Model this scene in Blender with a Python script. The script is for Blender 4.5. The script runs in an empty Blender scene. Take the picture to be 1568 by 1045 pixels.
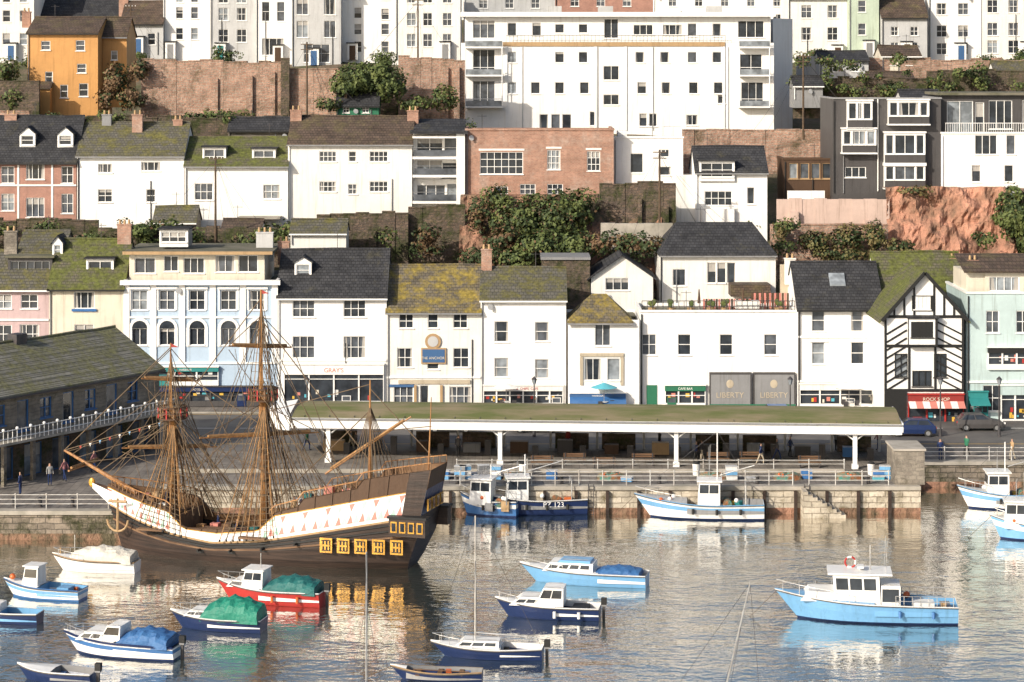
import bpy, math, random
from mathutils import Vector, Matrix, noise
random.seed(7)
F=3610.; H=35.; HY=85.; CX=784.
def X(px,Y): return (px-CX)*Y/F
def Z(py,Y): return H-(py-HY)*Y/F
def YW(py,z=0.): return (H-z)*F/(py-HY)
GZ=2.1
scene=bpy.context.scene
# ---------------------------------------------------------------- materials
def _nt(name):
    m=bpy.data.materials.new(name); m.use_nodes=True
    nt=m.node_tree; return m,nt,nt.nodes['Principled BSDF']
def N(nt,t,**k):
    n=nt.nodes.new(t)
    for a,b in k.items():
        if a in n.inputs: n.inputs[a].default_value=b
        else: setattr(n,a,b)
    return n
def c4(c): return (c[0],c[1],c[2],1)
def mapped(nt,scale):
    tc=N(nt,'ShaderNodeTexCoord'); mp=N(nt,'ShaderNodeMapping')
    mp.inputs['Scale'].default_value=scale
    nt.links.new(tc.outputs['Object'],mp.inputs['Vector']); return mp.outputs[0]
def mixc(nt,fac,a,b,blend='MIX'):
    m=N(nt,'ShaderNodeMix',data_type='RGBA',blend_type=blend)
    if isinstance(fac,(int,float)): m.inputs[0].default_value=fac
    else: nt.links.new(fac,m.inputs[0])
    for s,v in ((6,a),(7,b)):
        if isinstance(v,tuple): m.inputs[s].default_value=v
        else: nt.links.new(v,m.inputs[s])
    return m.outputs[2]
def ramp(nt,src,a,b,lo=0,hi=1):
    r=N(nt,'ShaderNodeMapRange'); r.inputs[1].default_value=a; r.inputs[2].default_value=b; r.inputs[3].default_value=lo; r.inputs[4].default_value=hi
    nt.links.new(src,r.inputs[0]); return r.outputs[0]
def noi(nt,vec,s,d=5,r=.6):
    n=N(nt,'ShaderNodeTexNoise'); n.inputs['Scale'].default_value=s; n.inputs['Detail'].default_value=d
    n.inputs['Roughness'].default_value=r; nt.links.new(vec,n.inputs['Vector']); return n.outputs[0]
def mk(name,c1,c2,scale=1.,stretch=(1,1,1),rough=.7,bump=.1,bscale=None,metal=0,lo=.38,hi=.62,spec=.4):
    m,nt,b=_nt(name); v=mapped(nt,stretch)
    n=noi(nt,v,scale,6); f=ramp(nt,n,lo,hi)
    nt.links.new(mixc(nt,f,c4(c1),c4(c2)),b.inputs['Base Color'])
    b.inputs['Roughness'].default_value=rough; b.inputs['Metallic'].default_value=metal
    b.inputs['Specular IOR Level'].default_value=spec
    if bump:
        n2=noi(nt,v,bscale or scale*6,5); bp=N(nt,'ShaderNodeBump'); bp.inputs['Strength'].default_value=.7
        bp.inputs['Distance'].default_value=bump; nt.links.new(n2,bp.inputs['Height']); nt.links.new(bp.outputs[0],b.inputs['Normal'])
    return m
def paint(name,c,dirt=.25,rough=.6):
    m,nt,b=_nt(name); v=mapped(nt,(1,1,1)); vs=mapped(nt,(2.6,2.6,.16))
    d=tuple(x*(1-dirt*1.9)*k for x,k in zip(c,(1,.95,.88)))
    n1=ramp(nt,noi(nt,v,.35,7,.7),.42,.7); n2=ramp(nt,noi(nt,vs,1.,7,.7),.52,.8)
    a=mixc(nt,n1,c4(c),c4(tuple(x*(1-dirt*.7) for x in c)))
    nt.links.new(mixc(nt,n2,a,c4(d)),b.inputs['Base Color'])
    b.inputs['Roughness'].default_value=rough; b.inputs['Specular IOR Level'].default_value=.3
    bp=N(nt,'ShaderNodeBump'); bp.inputs['Strength'].default_value=.6; bp.inputs['Distance'].default_value=.04
    nt.links.new(noi(nt,v,4,5),bp.inputs['Height']); nt.links.new(bp.outputs[0],b.inputs['Normal'])
    return m
def walluv(nt):
    g=N(nt,'ShaderNodeNewGeometry'); s=N(nt,'ShaderNodeSeparateXYZ'); nt.links.new(g.outputs['True Normal'],s.inputs[0])
    ax=N(nt,'ShaderNodeMath',operation='ABSOLUTE'); ay=N(nt,'ShaderNodeMath',operation='ABSOLUTE')
    nt.links.new(s.outputs[0],ax.inputs[0]); nt.links.new(s.outputs[1],ay.inputs[0])
    gt=N(nt,'ShaderNodeMath',operation='GREATER_THAN'); nt.links.new(ax.outputs[0],gt.inputs[0]); nt.links.new(ay.outputs[0],gt.inputs[1])
    tc=N(nt,'ShaderNodeTexCoord'); p=N(nt,'ShaderNodeSeparateXYZ'); nt.links.new(tc.outputs['Object'],p.inputs[0])
    mx=N(nt,'ShaderNodeMix',data_type='FLOAT'); nt.links.new(gt.outputs[0],mx.inputs[0]); nt.links.new(p.outputs[0],mx.inputs[2]); nt.links.new(p.outputs[1],mx.inputs[3])
    cb=N(nt,'ShaderNodeCombineXYZ'); nt.links.new(mx.outputs[0],cb.inputs[0]); nt.links.new(p.outputs[2],cb.inputs[1])
    return cb.outputs[0],tc.outputs['Object']
def brick(name,c1,c2,mortar,w=.5,h=.25,ms=.03,bump=.05,moss=None,mlo=.5,mhi=.65,warp=0,rough=.85,mscale=.45,dark=.5):
    m,nt,b=_nt(name); uv,obj=walluv(nt)
    if warp:
        nz=N(nt,'ShaderNodeTexNoise'); nz.inputs['Scale'].default_value=1.3; nt.links.new(obj,nz.inputs['Vector'])
        vm=N(nt,'ShaderNodeVectorMath',operation='MULTIPLY_ADD'); vm.inputs[1].default_value=(warp,warp,0)
        nt.links.new(nz.outputs['Color'],vm.inputs[0]); nt.links.new(uv,vm.inputs[2]); uv=vm.outputs[0]
    t=N(nt,'ShaderNodeTexBrick'); t.inputs['Scale'].default_value=1; t.inputs['Brick Width'].default_value=w; t.inputs['Row Height'].default_value=h
    t.inputs['Mortar Size'].default_value=ms; t.inputs['Mortar Smooth'].default_value=.3
    t.inputs['Color1'].default_value=c4(c1); t.inputs['Color2'].default_value=c4(c2); t.inputs['Mortar'].default_value=c4(mortar)
    nt.links.new(uv,t.inputs['Vector'])
    col=t.outputs['Color']
    n=noi(nt,obj,.7,7,.7); col=mixc(nt,ramp(nt,n,.35,.68),col,mixc(nt,1.,col,(dark,dark,dark,1),'MULTIPLY'))
    if moss:
        n2=noi(nt,obj,mscale,8,.75); col=mixc(nt,ramp(nt,n2,mlo,mhi),col,mixc(nt,ramp(nt,noi(nt,obj,3,5),.35,.65),c4(moss),c4(tuple(x*.45 for x in moss))))
    nt.links.new(col,b.inputs['Base Color']); b.inputs['Roughness'].default_value=rough; b.inputs['Specular IOR Level'].default_value=.25
    bp=N(nt,'ShaderNodeBump',invert=True); bp.inputs['Strength'].default_value=.8; bp.inputs['Distance'].default_value=bump
    nt.links.new(t.outputs['Fac'],bp.inputs['Height'])
    bp2=N(nt,'ShaderNodeBump'); bp2.inputs['Strength'].default_value=.8; bp2.inputs['Distance'].default_value=bump*1.5
    nt.links.new(noi(nt,obj,3.5,6),bp2.inputs['Height']); nt.links.new(bp.outputs[0],bp2.inputs['Normal']); nt.links.new(bp2.outputs[0],b.inputs['Normal'])
    return m
M={}
def P(n,c,**k):
    if n not in M: M[n]=paint(n,c,**k)
    return M[n]
P('white',(.84,.825,.80),dirt=.12); P('white2',(.77,.75,.71),dirt=.17); P('cream',(.68,.62,.51)); P('pink',(.54,.40,.40)); P('blue_pale',(.42,.53,.66),dirt=.14)
P('aqua',(.47,.58,.58)); P('orange',(.56,.29,.10),dirt=.25); P('grey_pale',(.50,.50,.50)); P('grey_dark',(.075,.07,.07)); P('lemon',(.66,.55,.3))
P('mint',(.48,.56,.45)); P('peach',(.56,.42,.36)); P('grey_mid',(.25,.25,.255)); P('trim',(.82,.81,.79),dirt=.07,rough=.4); P('black',(.02,.02,.02),dirt=.05)
P('teal',(.03,.22,.22),dirt=.1); P('green',(.03,.16,.09),dirt=.1); P('red',(.4,.035,.03),dirt=.1); P('navy',(.018,.033,.10),dirt=.15,rough=.3); P('sky_blue',(.16,.36,.60),dirt=.15,rough=.3)
P('mid_blue',(.05,.15,.36),dirt=.12,rough=.35); P('bwhite',(.78,.77,.75),dirt=.16,rough=.3); P('signblue',(.05,.12,.26),dirt=.05); P('brown_paint',(.085,.048,.028))
P('yellow',(.68,.42,.07),dirt=.08); P('mauve',(.28,.12,.13)); P('buff',(.48,.41,.31)); P('tan',(.42,.28,.15)); P('cyan',(.1,.4,.5),dirt=.05); P('pastel_green',(.38,.6,.48),dirt=.1); P('pastel_red',(.58,.22,.18),dirt=.1); P('shop_red',(.26,.035,.03),dirt=.15)
M['brick_red']=brick('brick_red',(.52,.28,.2),(.4,.21,.15),(.45,.36,.29),.32,.14,.014,.03,moss=(.58,.47,.4),mlo=.5,mhi=.75,dark=.6)
M['brick_coral']=brick('brick_coral',(.5,.25,.19),(.43,.22,.17),(.43,.3,.25),.3,.11,.012,.02,dark=.7)
M['stone_red']=brick('stone_red',(.58,.36,.27),(.42,.25,.18),(.5,.4,.32),.6,.3,.04,.12,moss=(.17,.13,.08),mlo=.5,mhi=.66,warp=.6,mscale=.4,dark=.5)
M['stone_dark']=brick('stone_dark',(.22,.155,.115),(.13,.1,.08),(.15,.12,.1),.55,.28,.035,.12,moss=(.06,.07,.025),mlo=.45,mhi=.6,warp=.5)
M['stone_grey']=brick('stone_grey',(.32,.28,.23),(.22,.19,.16),(.27,.24,.2),.6,.3,.035,.06,moss=(.1,.09,.05),mlo=.55,mhi=.7,warp=.4)
M['quay_stone']=brick('quay_stone',(.66,.58,.47),(.5,.44,.35),(.32,.27,.21),1.3,.45,.035,.08,moss=(.16,.13,.07),mlo=.53,mhi=.68,warp=.15)
M['quay_stone_dark']=brick('quay_stone_dark',(.34,.28,.22),(.24,.2,.16),(.14,.12,.1),1.2,.42,.035,.08,moss=(.06,.06,.03),mlo=.46,mhi=.62,warp=.15)
sl=dict(w=.36,h=.24,ms=.02,bump=.035)
M['slate']=brick('slate',(.07,.07,.075),(.045,.046,.052),(.02,.02,.022),moss=(.13,.12,.08),mlo=.56,mhi=.78,**sl)
M['slate_moss']=brick('slate_moss',(.16,.148,.125),(.11,.105,.09),(.04,.04,.035),moss=(.19,.175,.06),mlo=.45,mhi=.62,mscale=.7,**sl)
M['slate_yellow']=brick('slate_yellow',(.2,.17,.13),(.15,.13,.1),(.06,.055,.045),moss=(.33,.25,.06),mlo=.44,mhi=.6,mscale=.8,**sl)
M['slate_green']=brick('slate_green',(.15,.13,.1),(.11,.1,.08),(.04,.04,.03),moss=(.15,.165,.045),mlo=.38,mhi=.56,mscale=.7,**sl)
M['slate_brown']=brick('slate_brown',(.15,.105,.08),(.1,.075,.06),(.04,.03,.025),moss=(.17,.14,.07),mlo=.5,mhi=.7,**sl)
M['slate_shed']=brick('slate_shed',(.27,.255,.215),(.2,.19,.16),(.07,.07,.06),moss=(.24,.23,.11),mlo=.42,mhi=.62,mscale=.7,**sl)
M['rock']=mk('rock',(.5,.25,.17),(.2,.12,.08),.6,(1,1,.7),.9,1.1,1.3,lo=.38,hi=.66)
M['rock_dark']=mk('rock_dark',(.34,.18,.12),(.09,.075,.045),.5,(1,1,.8),.9,.9,1.3,lo=.38,hi=.6)
M['earth']=mk('earth',(.075,.08,.035),(.15,.11,.075),.3,rough=.95,bump=.6,bscale=1.2)
M['asphalt']=mk('asphalt',(.085,.08,.08),(.14,.13,.12),.25,rough=.7,bump=.01,bscale=20)
M['paving']=brick('paving',(.27,.24,.21),(.22,.195,.175),(.13,.115,.1),.6,.6,.02,.01,moss=(.12,.11,.1),mlo=.5,mhi=.7)
M['concrete']=mk('concrete',(.42,.38,.33),(.26,.24,.2),.5,rough=.85,bump=.02)
M['roofflat']=mk('roofflat',(.16,.145,.11),(.09,.09,.055),.5,rough=.9,bump=.02)
M['canopy']=mk('canopy',(.25,.2,.12),(.12,.135,.04),.22,(1,2.5,1),.9,.06,2.,lo=.36,hi=.62)
M['metal']=mk('metal',(.5,.5,.5),(.35,.34,.33),2,rough=.4,bump=0,metal=.6)
M['darkmetal']=mk('darkmetal',(.04,.04,.045),(.07,.06,.06),2,rough=.5,bump=0)
M['rail']=mk('rail',(.55,.55,.53),(.4,.36,.32),2,rough=.5,bump=0)
M['hullwood']=mk('hullwood',(.022,.014,.011),(.05,.03,.022),1.2,(.3,.3,5),.55,.03,3)
M['deckwood']=mk('deckwood',(.2,.115,.06),(.12,.065,.035),1.5,(.3,4,1),.7,.02,3)
M['mastwood']=mk('mastwood',(.4,.2,.07),(.22,.1,.04),1.5,(4,4,.5),.5,.01,3)
M['rope']=mk('rope',(.09,.06,.04),(.14,.1,.06),3,rough=.9,bump=0)
M['rope_gold']=mk('rope_gold',(.34,.19,.08),(.2,.11,.05),3,rough=.9,bump=0)
M['gold']=mk('gold',(.6,.33,.05),(.4,.2,.03),3,rough=.4,bump=0,metal=.2)
M['tarp_green']=mk('tarp_green',(.01,.16,.11),(.02,.22,.15),1,rough=.5,bump=.2,bscale=2.)
M['tarp_teal']=mk('tarp_teal',(.01,.09,.09),(.02,.14,.13),1,rough=.55,bump=.2,bscale=2.)
M['tarp_blue']=mk('tarp_blue',(.03,.10,.26),(.05,.15,.34),1,rough=.55,bump=.2,bscale=2.)
M['tarp_white']=mk('tarp_white',(.6,.57,.5),(.46,.43,.38),1,rough=.6,bump=.2,bscale=2.)
M['net']=mk('net',(.03,.2,.17),(.3,.12,.05),2.,rough=.9,bump=.2,bscale=6)
M['skin']=mk('skin',(.5,.3,.22),(.45,.26,.19),4,rough=.6,bump=0)
M['hair']=mk('hair',(.06,.04,.025),(.1,.07,.04),9,rough=.7,bump=0)
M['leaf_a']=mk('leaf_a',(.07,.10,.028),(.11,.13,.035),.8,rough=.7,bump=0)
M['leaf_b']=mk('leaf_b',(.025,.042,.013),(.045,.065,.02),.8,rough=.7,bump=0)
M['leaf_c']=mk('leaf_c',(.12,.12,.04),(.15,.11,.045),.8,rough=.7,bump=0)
M['leaf_r']=mk('leaf_r',(.17,.1,.05),(.1,.06,.03),.8,rough=.7,bump=0)
M['bark']=mk('bark',(.12,.08,.05),(.07,.05,.035),3,rough=.9,bump=.03)
M['tyre']=mk('tyre',(.02,.02,.02),(.035,.035,.035),5,rough=.8,bump=0)
M['buoy']=mk('buoy',(.6,.15,.04),(.5,.1,.03),3,rough=.4,bump=0)
M['curtain']=mk('curtain',(.42,.4,.37),(.3,.28,.26),4,(6,6,.3),.8,0)
def glass(name,c,r):
    m,nt,b=_nt(name); v=mapped(nt,(1,1,1))
    nt.links.new(mixc(nt,ramp(nt,noi(nt,v,.9,2),.35,.65),c4(c),c4(tuple(x*2.2 for x in c))),b.inputs['Base Color'])
    b.inputs['Roughness'].default_value=r; b.inputs['Specular IOR Level'].default_value=.7
    return m
M['g1']=glass('window_glass_dark',(.02,.024,.03),.08); M['g2']=glass('window_glass_mid',(.05,.056,.066),.12); M['g3']=glass('window_glass_pale',(.14,.155,.17),.1)
def water():
    m,nt,b=_nt('harbour_water')
    v=mapped(nt,(1,1,1)); v2=mapped(nt,(.7,1.,1)); v3=mapped(nt,(1.,1.5,1))
    col=mixc(nt,ramp(nt,noi(nt,v,.03,3),.35,.65),(.015,.04,.042,1),(.035,.05,.042,1))
    nt.links.new(col,b.inputs['Base Color']); b.inputs['Roughness'].default_value=.03; b.inputs['IOR'].default_value=1.4
    calm=ramp(nt,noi(nt,mapped(nt,(.5,1,1)),.05,3),.38,.66,.4,1.05)
    def amp(n):
        mm=N(nt,'ShaderNodeMath',operation='MULTIPLY'); nt.links.new(n,mm.inputs[0]); nt.links.new(calm,mm.inputs[1]); return mm.outputs[0]
    a=noi(nt,v2,.42,2,.5); c=noi(nt,v3,1.5,3,.5)
    b1=N(nt,'ShaderNodeBump'); b1.inputs['Strength'].default_value=1; b1.inputs['Distance'].default_value=.11
    b2=N(nt,'ShaderNodeBump'); b2.inputs['Strength'].default_value=1; b2.inputs['Distance'].default_value=.04
    nt.links.new(amp(a),b1.inputs['Height']); nt.links.new(amp(c),b2.inputs['Height']); nt.links.new(b1.outputs[0],b2.inputs['Normal']); nt.links.new(b2.outputs[0],b.inputs['Normal'])
    g=N(nt,'ShaderNodeBsdfGlossy'); g.inputs['Roughness'].default_value=.03; g.inputs['Color'].default_value=(.98,.95,.9,1); nt.links.new(b2.outputs[0],g.inputs['Normal'])
    fr=N(nt,'ShaderNodeFresnel'); fr.inputs['IOR'].default_value=1.5; nt.links.new(b2.outputs[0],fr.inputs['Normal'])
    fac=ramp(nt,fr.outputs[0],0,.6,.36,1.)
    mx=N(nt,'ShaderNodeMixShader'); nt.links.new(fac,mx.inputs[0]); nt.links.new(b.outputs[0],mx.inputs[1]); nt.links.new(g.outputs[0],mx.inputs[2])
    nt.links.new(mx.outputs[0],nt.nodes['Material Output'].inputs[0])
    return m
M['water']=water()
# ---------------------------------------------------------------- builder
class MB:
    def __init__(s,name,loc=(0,0,0),rot=0,world=False):
        s.name=name; s.loc=Vector(loc); s.rot=rot; s.world=world; s.parts={}; s.extra=[]
    def _p(s,part):
        if part not in s.parts: s.parts[part]=([],[],[],[])
        return s.parts[part]
    def poly(s,part,mat,pts):
        v,f,mi,ms=s._p(part)
        if mat not in ms: ms.append(mat)
        n=len(v); v.extend([tuple(p) for p in pts]); f.append(tuple(range(n,n+len(pts)))); mi.append(ms.index(mat))
    def mesh(s,part,mat,vs,fs):
        v,f,mi,ms=s._p(part)
        if mat not in ms: ms.append(mat)
        n=len(v); v.extend([tuple(p) for p in vs]); k=ms.index(mat)
        for q in fs: f.append(tuple(n+i for i in q)); mi.append(k)
    def box(s,part,mat,x0,x1,y0,y1,z0,z1):
        s.mesh(part,mat,[(x0,y0,z0),(x1,y0,z0),(x1,y1,z0),(x0,y1,z0),(x0,y0,z1),(x1,y0,z1),(x1,y1,z1),(x0,y1,z1)],
          [(0,3,2,1),(4,5,6,7),(0,1,5,4),(1,2,6,5),(2,3,7,6),(3,0,4,7)])
    def tube(s,part,mat,a,b,r,r2=None,n=6):
        a=Vector(a); b=Vector(b); r2=r if r2 is None else r2; d=b-a
        if d.length<1e-5: return
        d.normalize(); u=d.orthogonal().normalized(); w=d.cross(u)
        vs=[]
        for i in range(n):
            an=2*math.pi*i/n; o=u*math.cos(an)+w*math.sin(an); vs.append(a+o*r); vs.append(b+o*r2)
        fs=[(2*i,2*((i+1)%n),2*((i+1)%n)+1,2*i+1) for i in range(n)]
        fs.append(tuple(2*i for i in range(n))[::-1]); fs.append(tuple(2*i+1 for i in range(n)))
        s.mesh(part,mat,vs,fs)
    def ball(s,part,mat,c,rx,ry=None,rz=None,n=10,m=6):
        ry=ry or rx; rz=rz or rx; vs=[];fs=[]
        for j in range(m+1):
            th=math.pi*j/m
            for i in range(n):
                ph=2*math.pi*i/n; vs.append((c[0]+rx*math.sin(th)*math.cos(ph),c[1]+ry*math.sin(th)*math.sin(ph),c[2]+rz*math.cos(th)))
        for j in range(m):
            for i in range(n): fs.append((j*n+i,(j+1)*n+i,(j+1)*n+(i+1)%n,j*n+(i+1)%n))
        s.mesh(part,mat,vs,fs)
    def panel(s,part,mat,q,u0,u1,v0,v1,off=.012):
        a,b,c,d=[Vector(p) for p in q]
        def bl(u,v): return (a*(1-u)+b*u)*(1-v)+(d*(1-u)+c*u)*v
        nrm=(b-a).cross(d-a).normalized()*off
        s.poly(part,mat,[bl(u0,v0)+nrm,bl(u1,v0)+nrm,bl(u1,v1)+nrm,bl(u0,v1)+nrm])
    def text(s,txt,x,y,z,size,mat):
        s.extra.append((txt,x,y,z,size,mat))
    def done(s,smooth=()):
        e=bpy.data.objects.new(s.name,None); scene.collection.objects.link(e); e.empty_display_size=.5
        e.location=s.loc; e.rotation_euler=(0,0,s.rot)
        for part,(v,f,mi,ms) in s.parts.items():
            me=bpy.data.meshes.new(part)
            if s.world: v=[(p[0]-s.loc.x,p[1]-s.loc.y,p[2]-s.loc.z) for p in v]
            me.from_pydata(v,[],f)
            for k in ms: me.materials.append(M[k])
            me.polygons.foreach_set('material_index',mi)
            if part in smooth: me.polygons.foreach_set('use_smooth',[True]*len(f))
            me.update()
            o=bpy.data.objects.new(part,me); scene.collection.objects.link(o); o.parent=e
        for (t,x,y,z,size,mat) in s.extra:
            c=bpy.data.curves.new('lettering','FONT'); c.body=t; c.size=size; c.extrude=.01; c.align_x='CENTER'
            c.materials.append(M[mat]); o=bpy.data.objects.new('lettering',c); scene.collection.objects.link(o); o.parent=e
            o.rotation_euler=(math.pi/2,0,0); o.location=(Vector((x,y,z))-s.loc) if s.world else (x,y,z)
        return e
# ---------------------------------------------------------------- building helpers
def winparts(B,xa,xb,za,zb,y,nx,ny,fr,fw=.07,depth=.17,sill=True,wall=None):
    if wall:
        for q in ([(xa,y,za),(xa,y,zb),(xa,y+depth,zb),(xa,y+depth,za)],[(xb,y,za),(xb,y,zb),(xb,y+depth,zb),(xb,y+depth,za)],
                  [(xa,y,za),(xb,y,za),(xb,y+depth,za),(xa,y+depth,za)],[(xa,y,zb),(xb,y,zb),(xb,y+depth,zb),(xa,y+depth,zb)]):
            B.poly('walls',wall,q)
    g=random.choice(['g1','g1','g2','g1','g2','g1','g3'])
    B.poly('window_glass',g,[(xa,y+depth,za),(xb,y+depth,za),(xb,y+depth,zb),(xa,y+depth,zb)])
    r=random.random(); w=xb-xa; h=zb-za; yc=y+depth-.004
    if r<.2: B.poly('curtains','curtain',[(xa,yc,za),(xa+w*.2,yc,za),(xa+w*.14,yc,zb),(xa,yc,zb)]); B.poly('curtains','curtain',[(xb-w*.2,yc,za),(xb,yc,za),(xb,yc,zb),(xb-w*.14,yc,zb)])
    elif r<.36: zc=zb-h*random.uniform(.2,.5); B.poly('curtains','curtain',[(xa,yc,zc),(xb,yc,zc),(xb,yc,zb),(xa,yc,zb)])
    f0=y+depth*.35; f1=y+depth-.01
    B.box('window_frames',fr,xa,xa+fw,f0,f1,za,zb); B.box('window_frames',fr,xb-fw,xb,f0,f1,za,zb)
    B.box('window_frames',fr,xa+fw,xb-fw,f0,f1,za,za+fw); B.box('window_frames',fr,xa+fw,xb-fw,f0,f1,zb-fw,zb)
    for i in range(1,nx):
        x=xa+w*i/nx; B.box('window_frames',fr,x-.03,x+.03,f0+.01,f1-.004,za+fw,zb-fw)
    for i in range(1,ny):
        z=za+h*i/ny; B.box('window_frames',fr,xa+fw,xb-fw,f0+.015,f1-.007,z-.03,z+.03)
    if sill: B.box('window_sills',fr,xa-.08,xb+.08,y-.1,y+.03,za-.09,za-.003)
def facade(B,x0,x1,z0,z1,y,wins,mat,fr='trim',sill=True):
    ws=[]
    for (xa,xb,za,zb,nx,ny) in wins:
        xa=max(xa,x0+.05); xb=min(xb,x1-.05); za=max(za,z0+.02); zb=min(zb,z1-.05)
        if xb-xa>.15 and zb-za>.15: ws.append((xa,xb,za,zb,nx,ny))
    xs=sorted(set([x0,x1]+[a for w in ws for a in w[:2]])); zs=sorted(set([z0,z1]+[a for w in ws for a in w[2:4]]))
    for i in range(len(xs)-1):
        for j in range(len(zs)-1):
            cx=(xs[i]+xs[i+1])/2; cz=(zs[j]+zs[j+1])/2
            if any(w[0]<cx<w[1] and w[2]<cz<w[3] for w in ws): continue
            B.poly('walls',mat,[(xs[i],y,zs[j]),(xs[i+1],y,zs[j]),(xs[i+1],y,zs[j+1]),(xs[i],y,zs[j+1])])
    for w in ws: winparts(B,*w[:4],y,w[4],w[5],fr,sill=sill,wall=mat)
def pw(wins,Y):
    out=[]
    for w in wins:
        cx,cy,ww,hh=w[:4]; nx=w[4] if len(w)>4 else 2; ny=w[5] if len(w)>5 else 2
        out.append((X(cx-ww/2,Y),X(cx+ww/2,Y),Z(cy+hh/2,Y),Z(cy-hh/2,Y),nx,ny))
    return out
def body(B,x0,x1,z0,z1,y,d,wins,mat,side=None,fr='trim',sill=True):
    facade(B,x0,x1,z0,z1,y,wins,mat,fr,sill); sd=side or mat
    B.poly('walls',sd,[(x0,y,z0),(x0,y,z1),(x0,y+d,z1),(x0,y+d,z0)]); B.poly('walls',sd,[(x1,y,z0),(x1,y+d,z0),(x1,y+d,z1),(x1,y,z1)])
    B.poly('walls',sd,[(x0,y+d,z0),(x0,y+d,z1),(x1,y+d,z1),(x1,y+d,z0)])
def slab(B,part,mat,pts,t=.14):
    lo=[(p[0],p[1],p[2]-t) for p in pts]; n=len(pts)
    B.poly(part,mat,pts); B.poly(part,mat,lo[::-1])
    for i in range(n): B.poly(part,mat,[lo[i],lo[(i+1)%n],pts[(i+1)%n],pts[i]])
def roof_x(B,x0,x1,y,d,ze,zr,mat,wall,ov=.38,hip=0,fascia=True):
    ym=y+d/2; sl=(zr-ze)/(d/2); ey=y-ov; ez=ze-sl*ov+.12
    zr2=zr+.12; by=y+d+ov
    a=x0-ov*.3; b=x1+ov*.3; ra=a+hip; rb=b-hip
    if hip: slab(B,'roof',mat,[(a,ey,ez),(b,ey,ez),(rb,ym,zr2),(ra,ym,zr2)])
    else:
        k=max(2,int((b-a)/2.2)); sg=[random.uniform(-.06,.06) for _ in range(k+1)]
        for i in range(k):
            xa=a+(b-a)*i/k; xb=a+(b-a)*(i+1)/k
            slab(B,'roof',mat,[(xa,ey,ez+sg[i]*.4),(xb,ey,ez+sg[i+1]*.4),(xb,ym,zr2+sg[i+1]),(xa,ym,zr2+sg[i])])
            B.tube('ridge_tiles',mat,(xa,ym,zr2+.02+sg[i]),(xb,ym,zr2+.02+sg[i+1]),.12,n=6)
    slab(B,'roof',mat,[(b,by,ez),(a,by,ez),(ra,ym,zr2),(rb,ym,zr2)])
    if hip:
        slab(B,'roof',mat,[(a,by,ez),(a,ey,ez),(ra,ym,zr2)]); slab(B,'roof',mat,[(b,ey,ez),(b,by,ez),(rb,ym,zr2)])
    else:
        for xx in (x0,x1): B.poly('walls',wall,[(xx,y,ze),(xx,y+d,ze),(xx,ym,zr)])
    if fascia:
        fm='trim' if fascia is True else fascia
        B.box('gutter',random.choice(['trim','black','grey_mid']) if fascia is True else fm,a,b,ey-.12,ey-.01,ez-.26,ez-.12)
def roof_y(B,x0,x1,y,d,ze,zr,mat,wall,ov=.3):
    xm=(x0+x1)/2; sl=(zr-ze)/((x1-x0)/2); f=y-ov; k=y+d
    slab(B,'roof',mat,[(x0-ov,f,ze-sl*ov+.12),(xm,f,zr+.12),(xm,k,zr+.12),(x0-ov,k,ze-sl*ov+.12)])
    slab(B,'roof',mat,[(xm,f,zr+.125),(x1+ov,f,ze-sl*ov+.12),(x1+ov,k,ze-sl*ov+.12),(xm,k,zr+.125)])
    for yy in (y,y+d): B.poly('walls',wall,[(x0,yy,ze),(x1,yy,ze),(xm,yy,zr)])
def chimney(B,px,pyt,pyb,Y,w=.9,mat='brick_red',pots=2,d=.6):
    x=X(px,Y); z1=Z(pyt,Y)-.35; z0=Z(pyb,Y)-1
    B.box('chimney',mat,x-w/2,x+w/2,Y,Y+d,z0,z1); B.box('chimney',mat,x-w/2-.06,x+w/2+.06,Y-.06,Y+d+.06,z1,z1+.12)
    for i in range(pots):
        xx=x-w/2+w*(i+.5)/pots; B.tube('chimney_pots','tan',(xx,Y+d/2,z1+.12),(xx,Y+d/2,z1+.55),.13,.1,8)
def dormer(B,cx,top,bot,w,Y,mat='trim',roofm='slate',nx=2,pitched=0,d=3):
    x0=X(cx-w/2,Y); x1=X(cx+w/2,Y); z0=Z(bot,Y); z1=Z(top,Y)
    facade(B,x0,x1,z0-.4,z1,Y,[(x0+.18,x1-.18,z0+.05,z1-.2,nx,2)],mat)
    for xx in (x0,x1): B.poly('walls','grey_mid',[(xx,Y,z0-.4),(xx,Y+d,z0-.4),(xx,Y+d,z1),(xx,Y,z1)])
    if pitched: roof_y(B,x0,x1,Y,d,z1,z1+pitched,roofm,mat,.15)
    else: B.box('dormer_roof',roofm,x0-.15,x1+.15,Y-.25,Y+d,z1,z1+.15)
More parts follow.
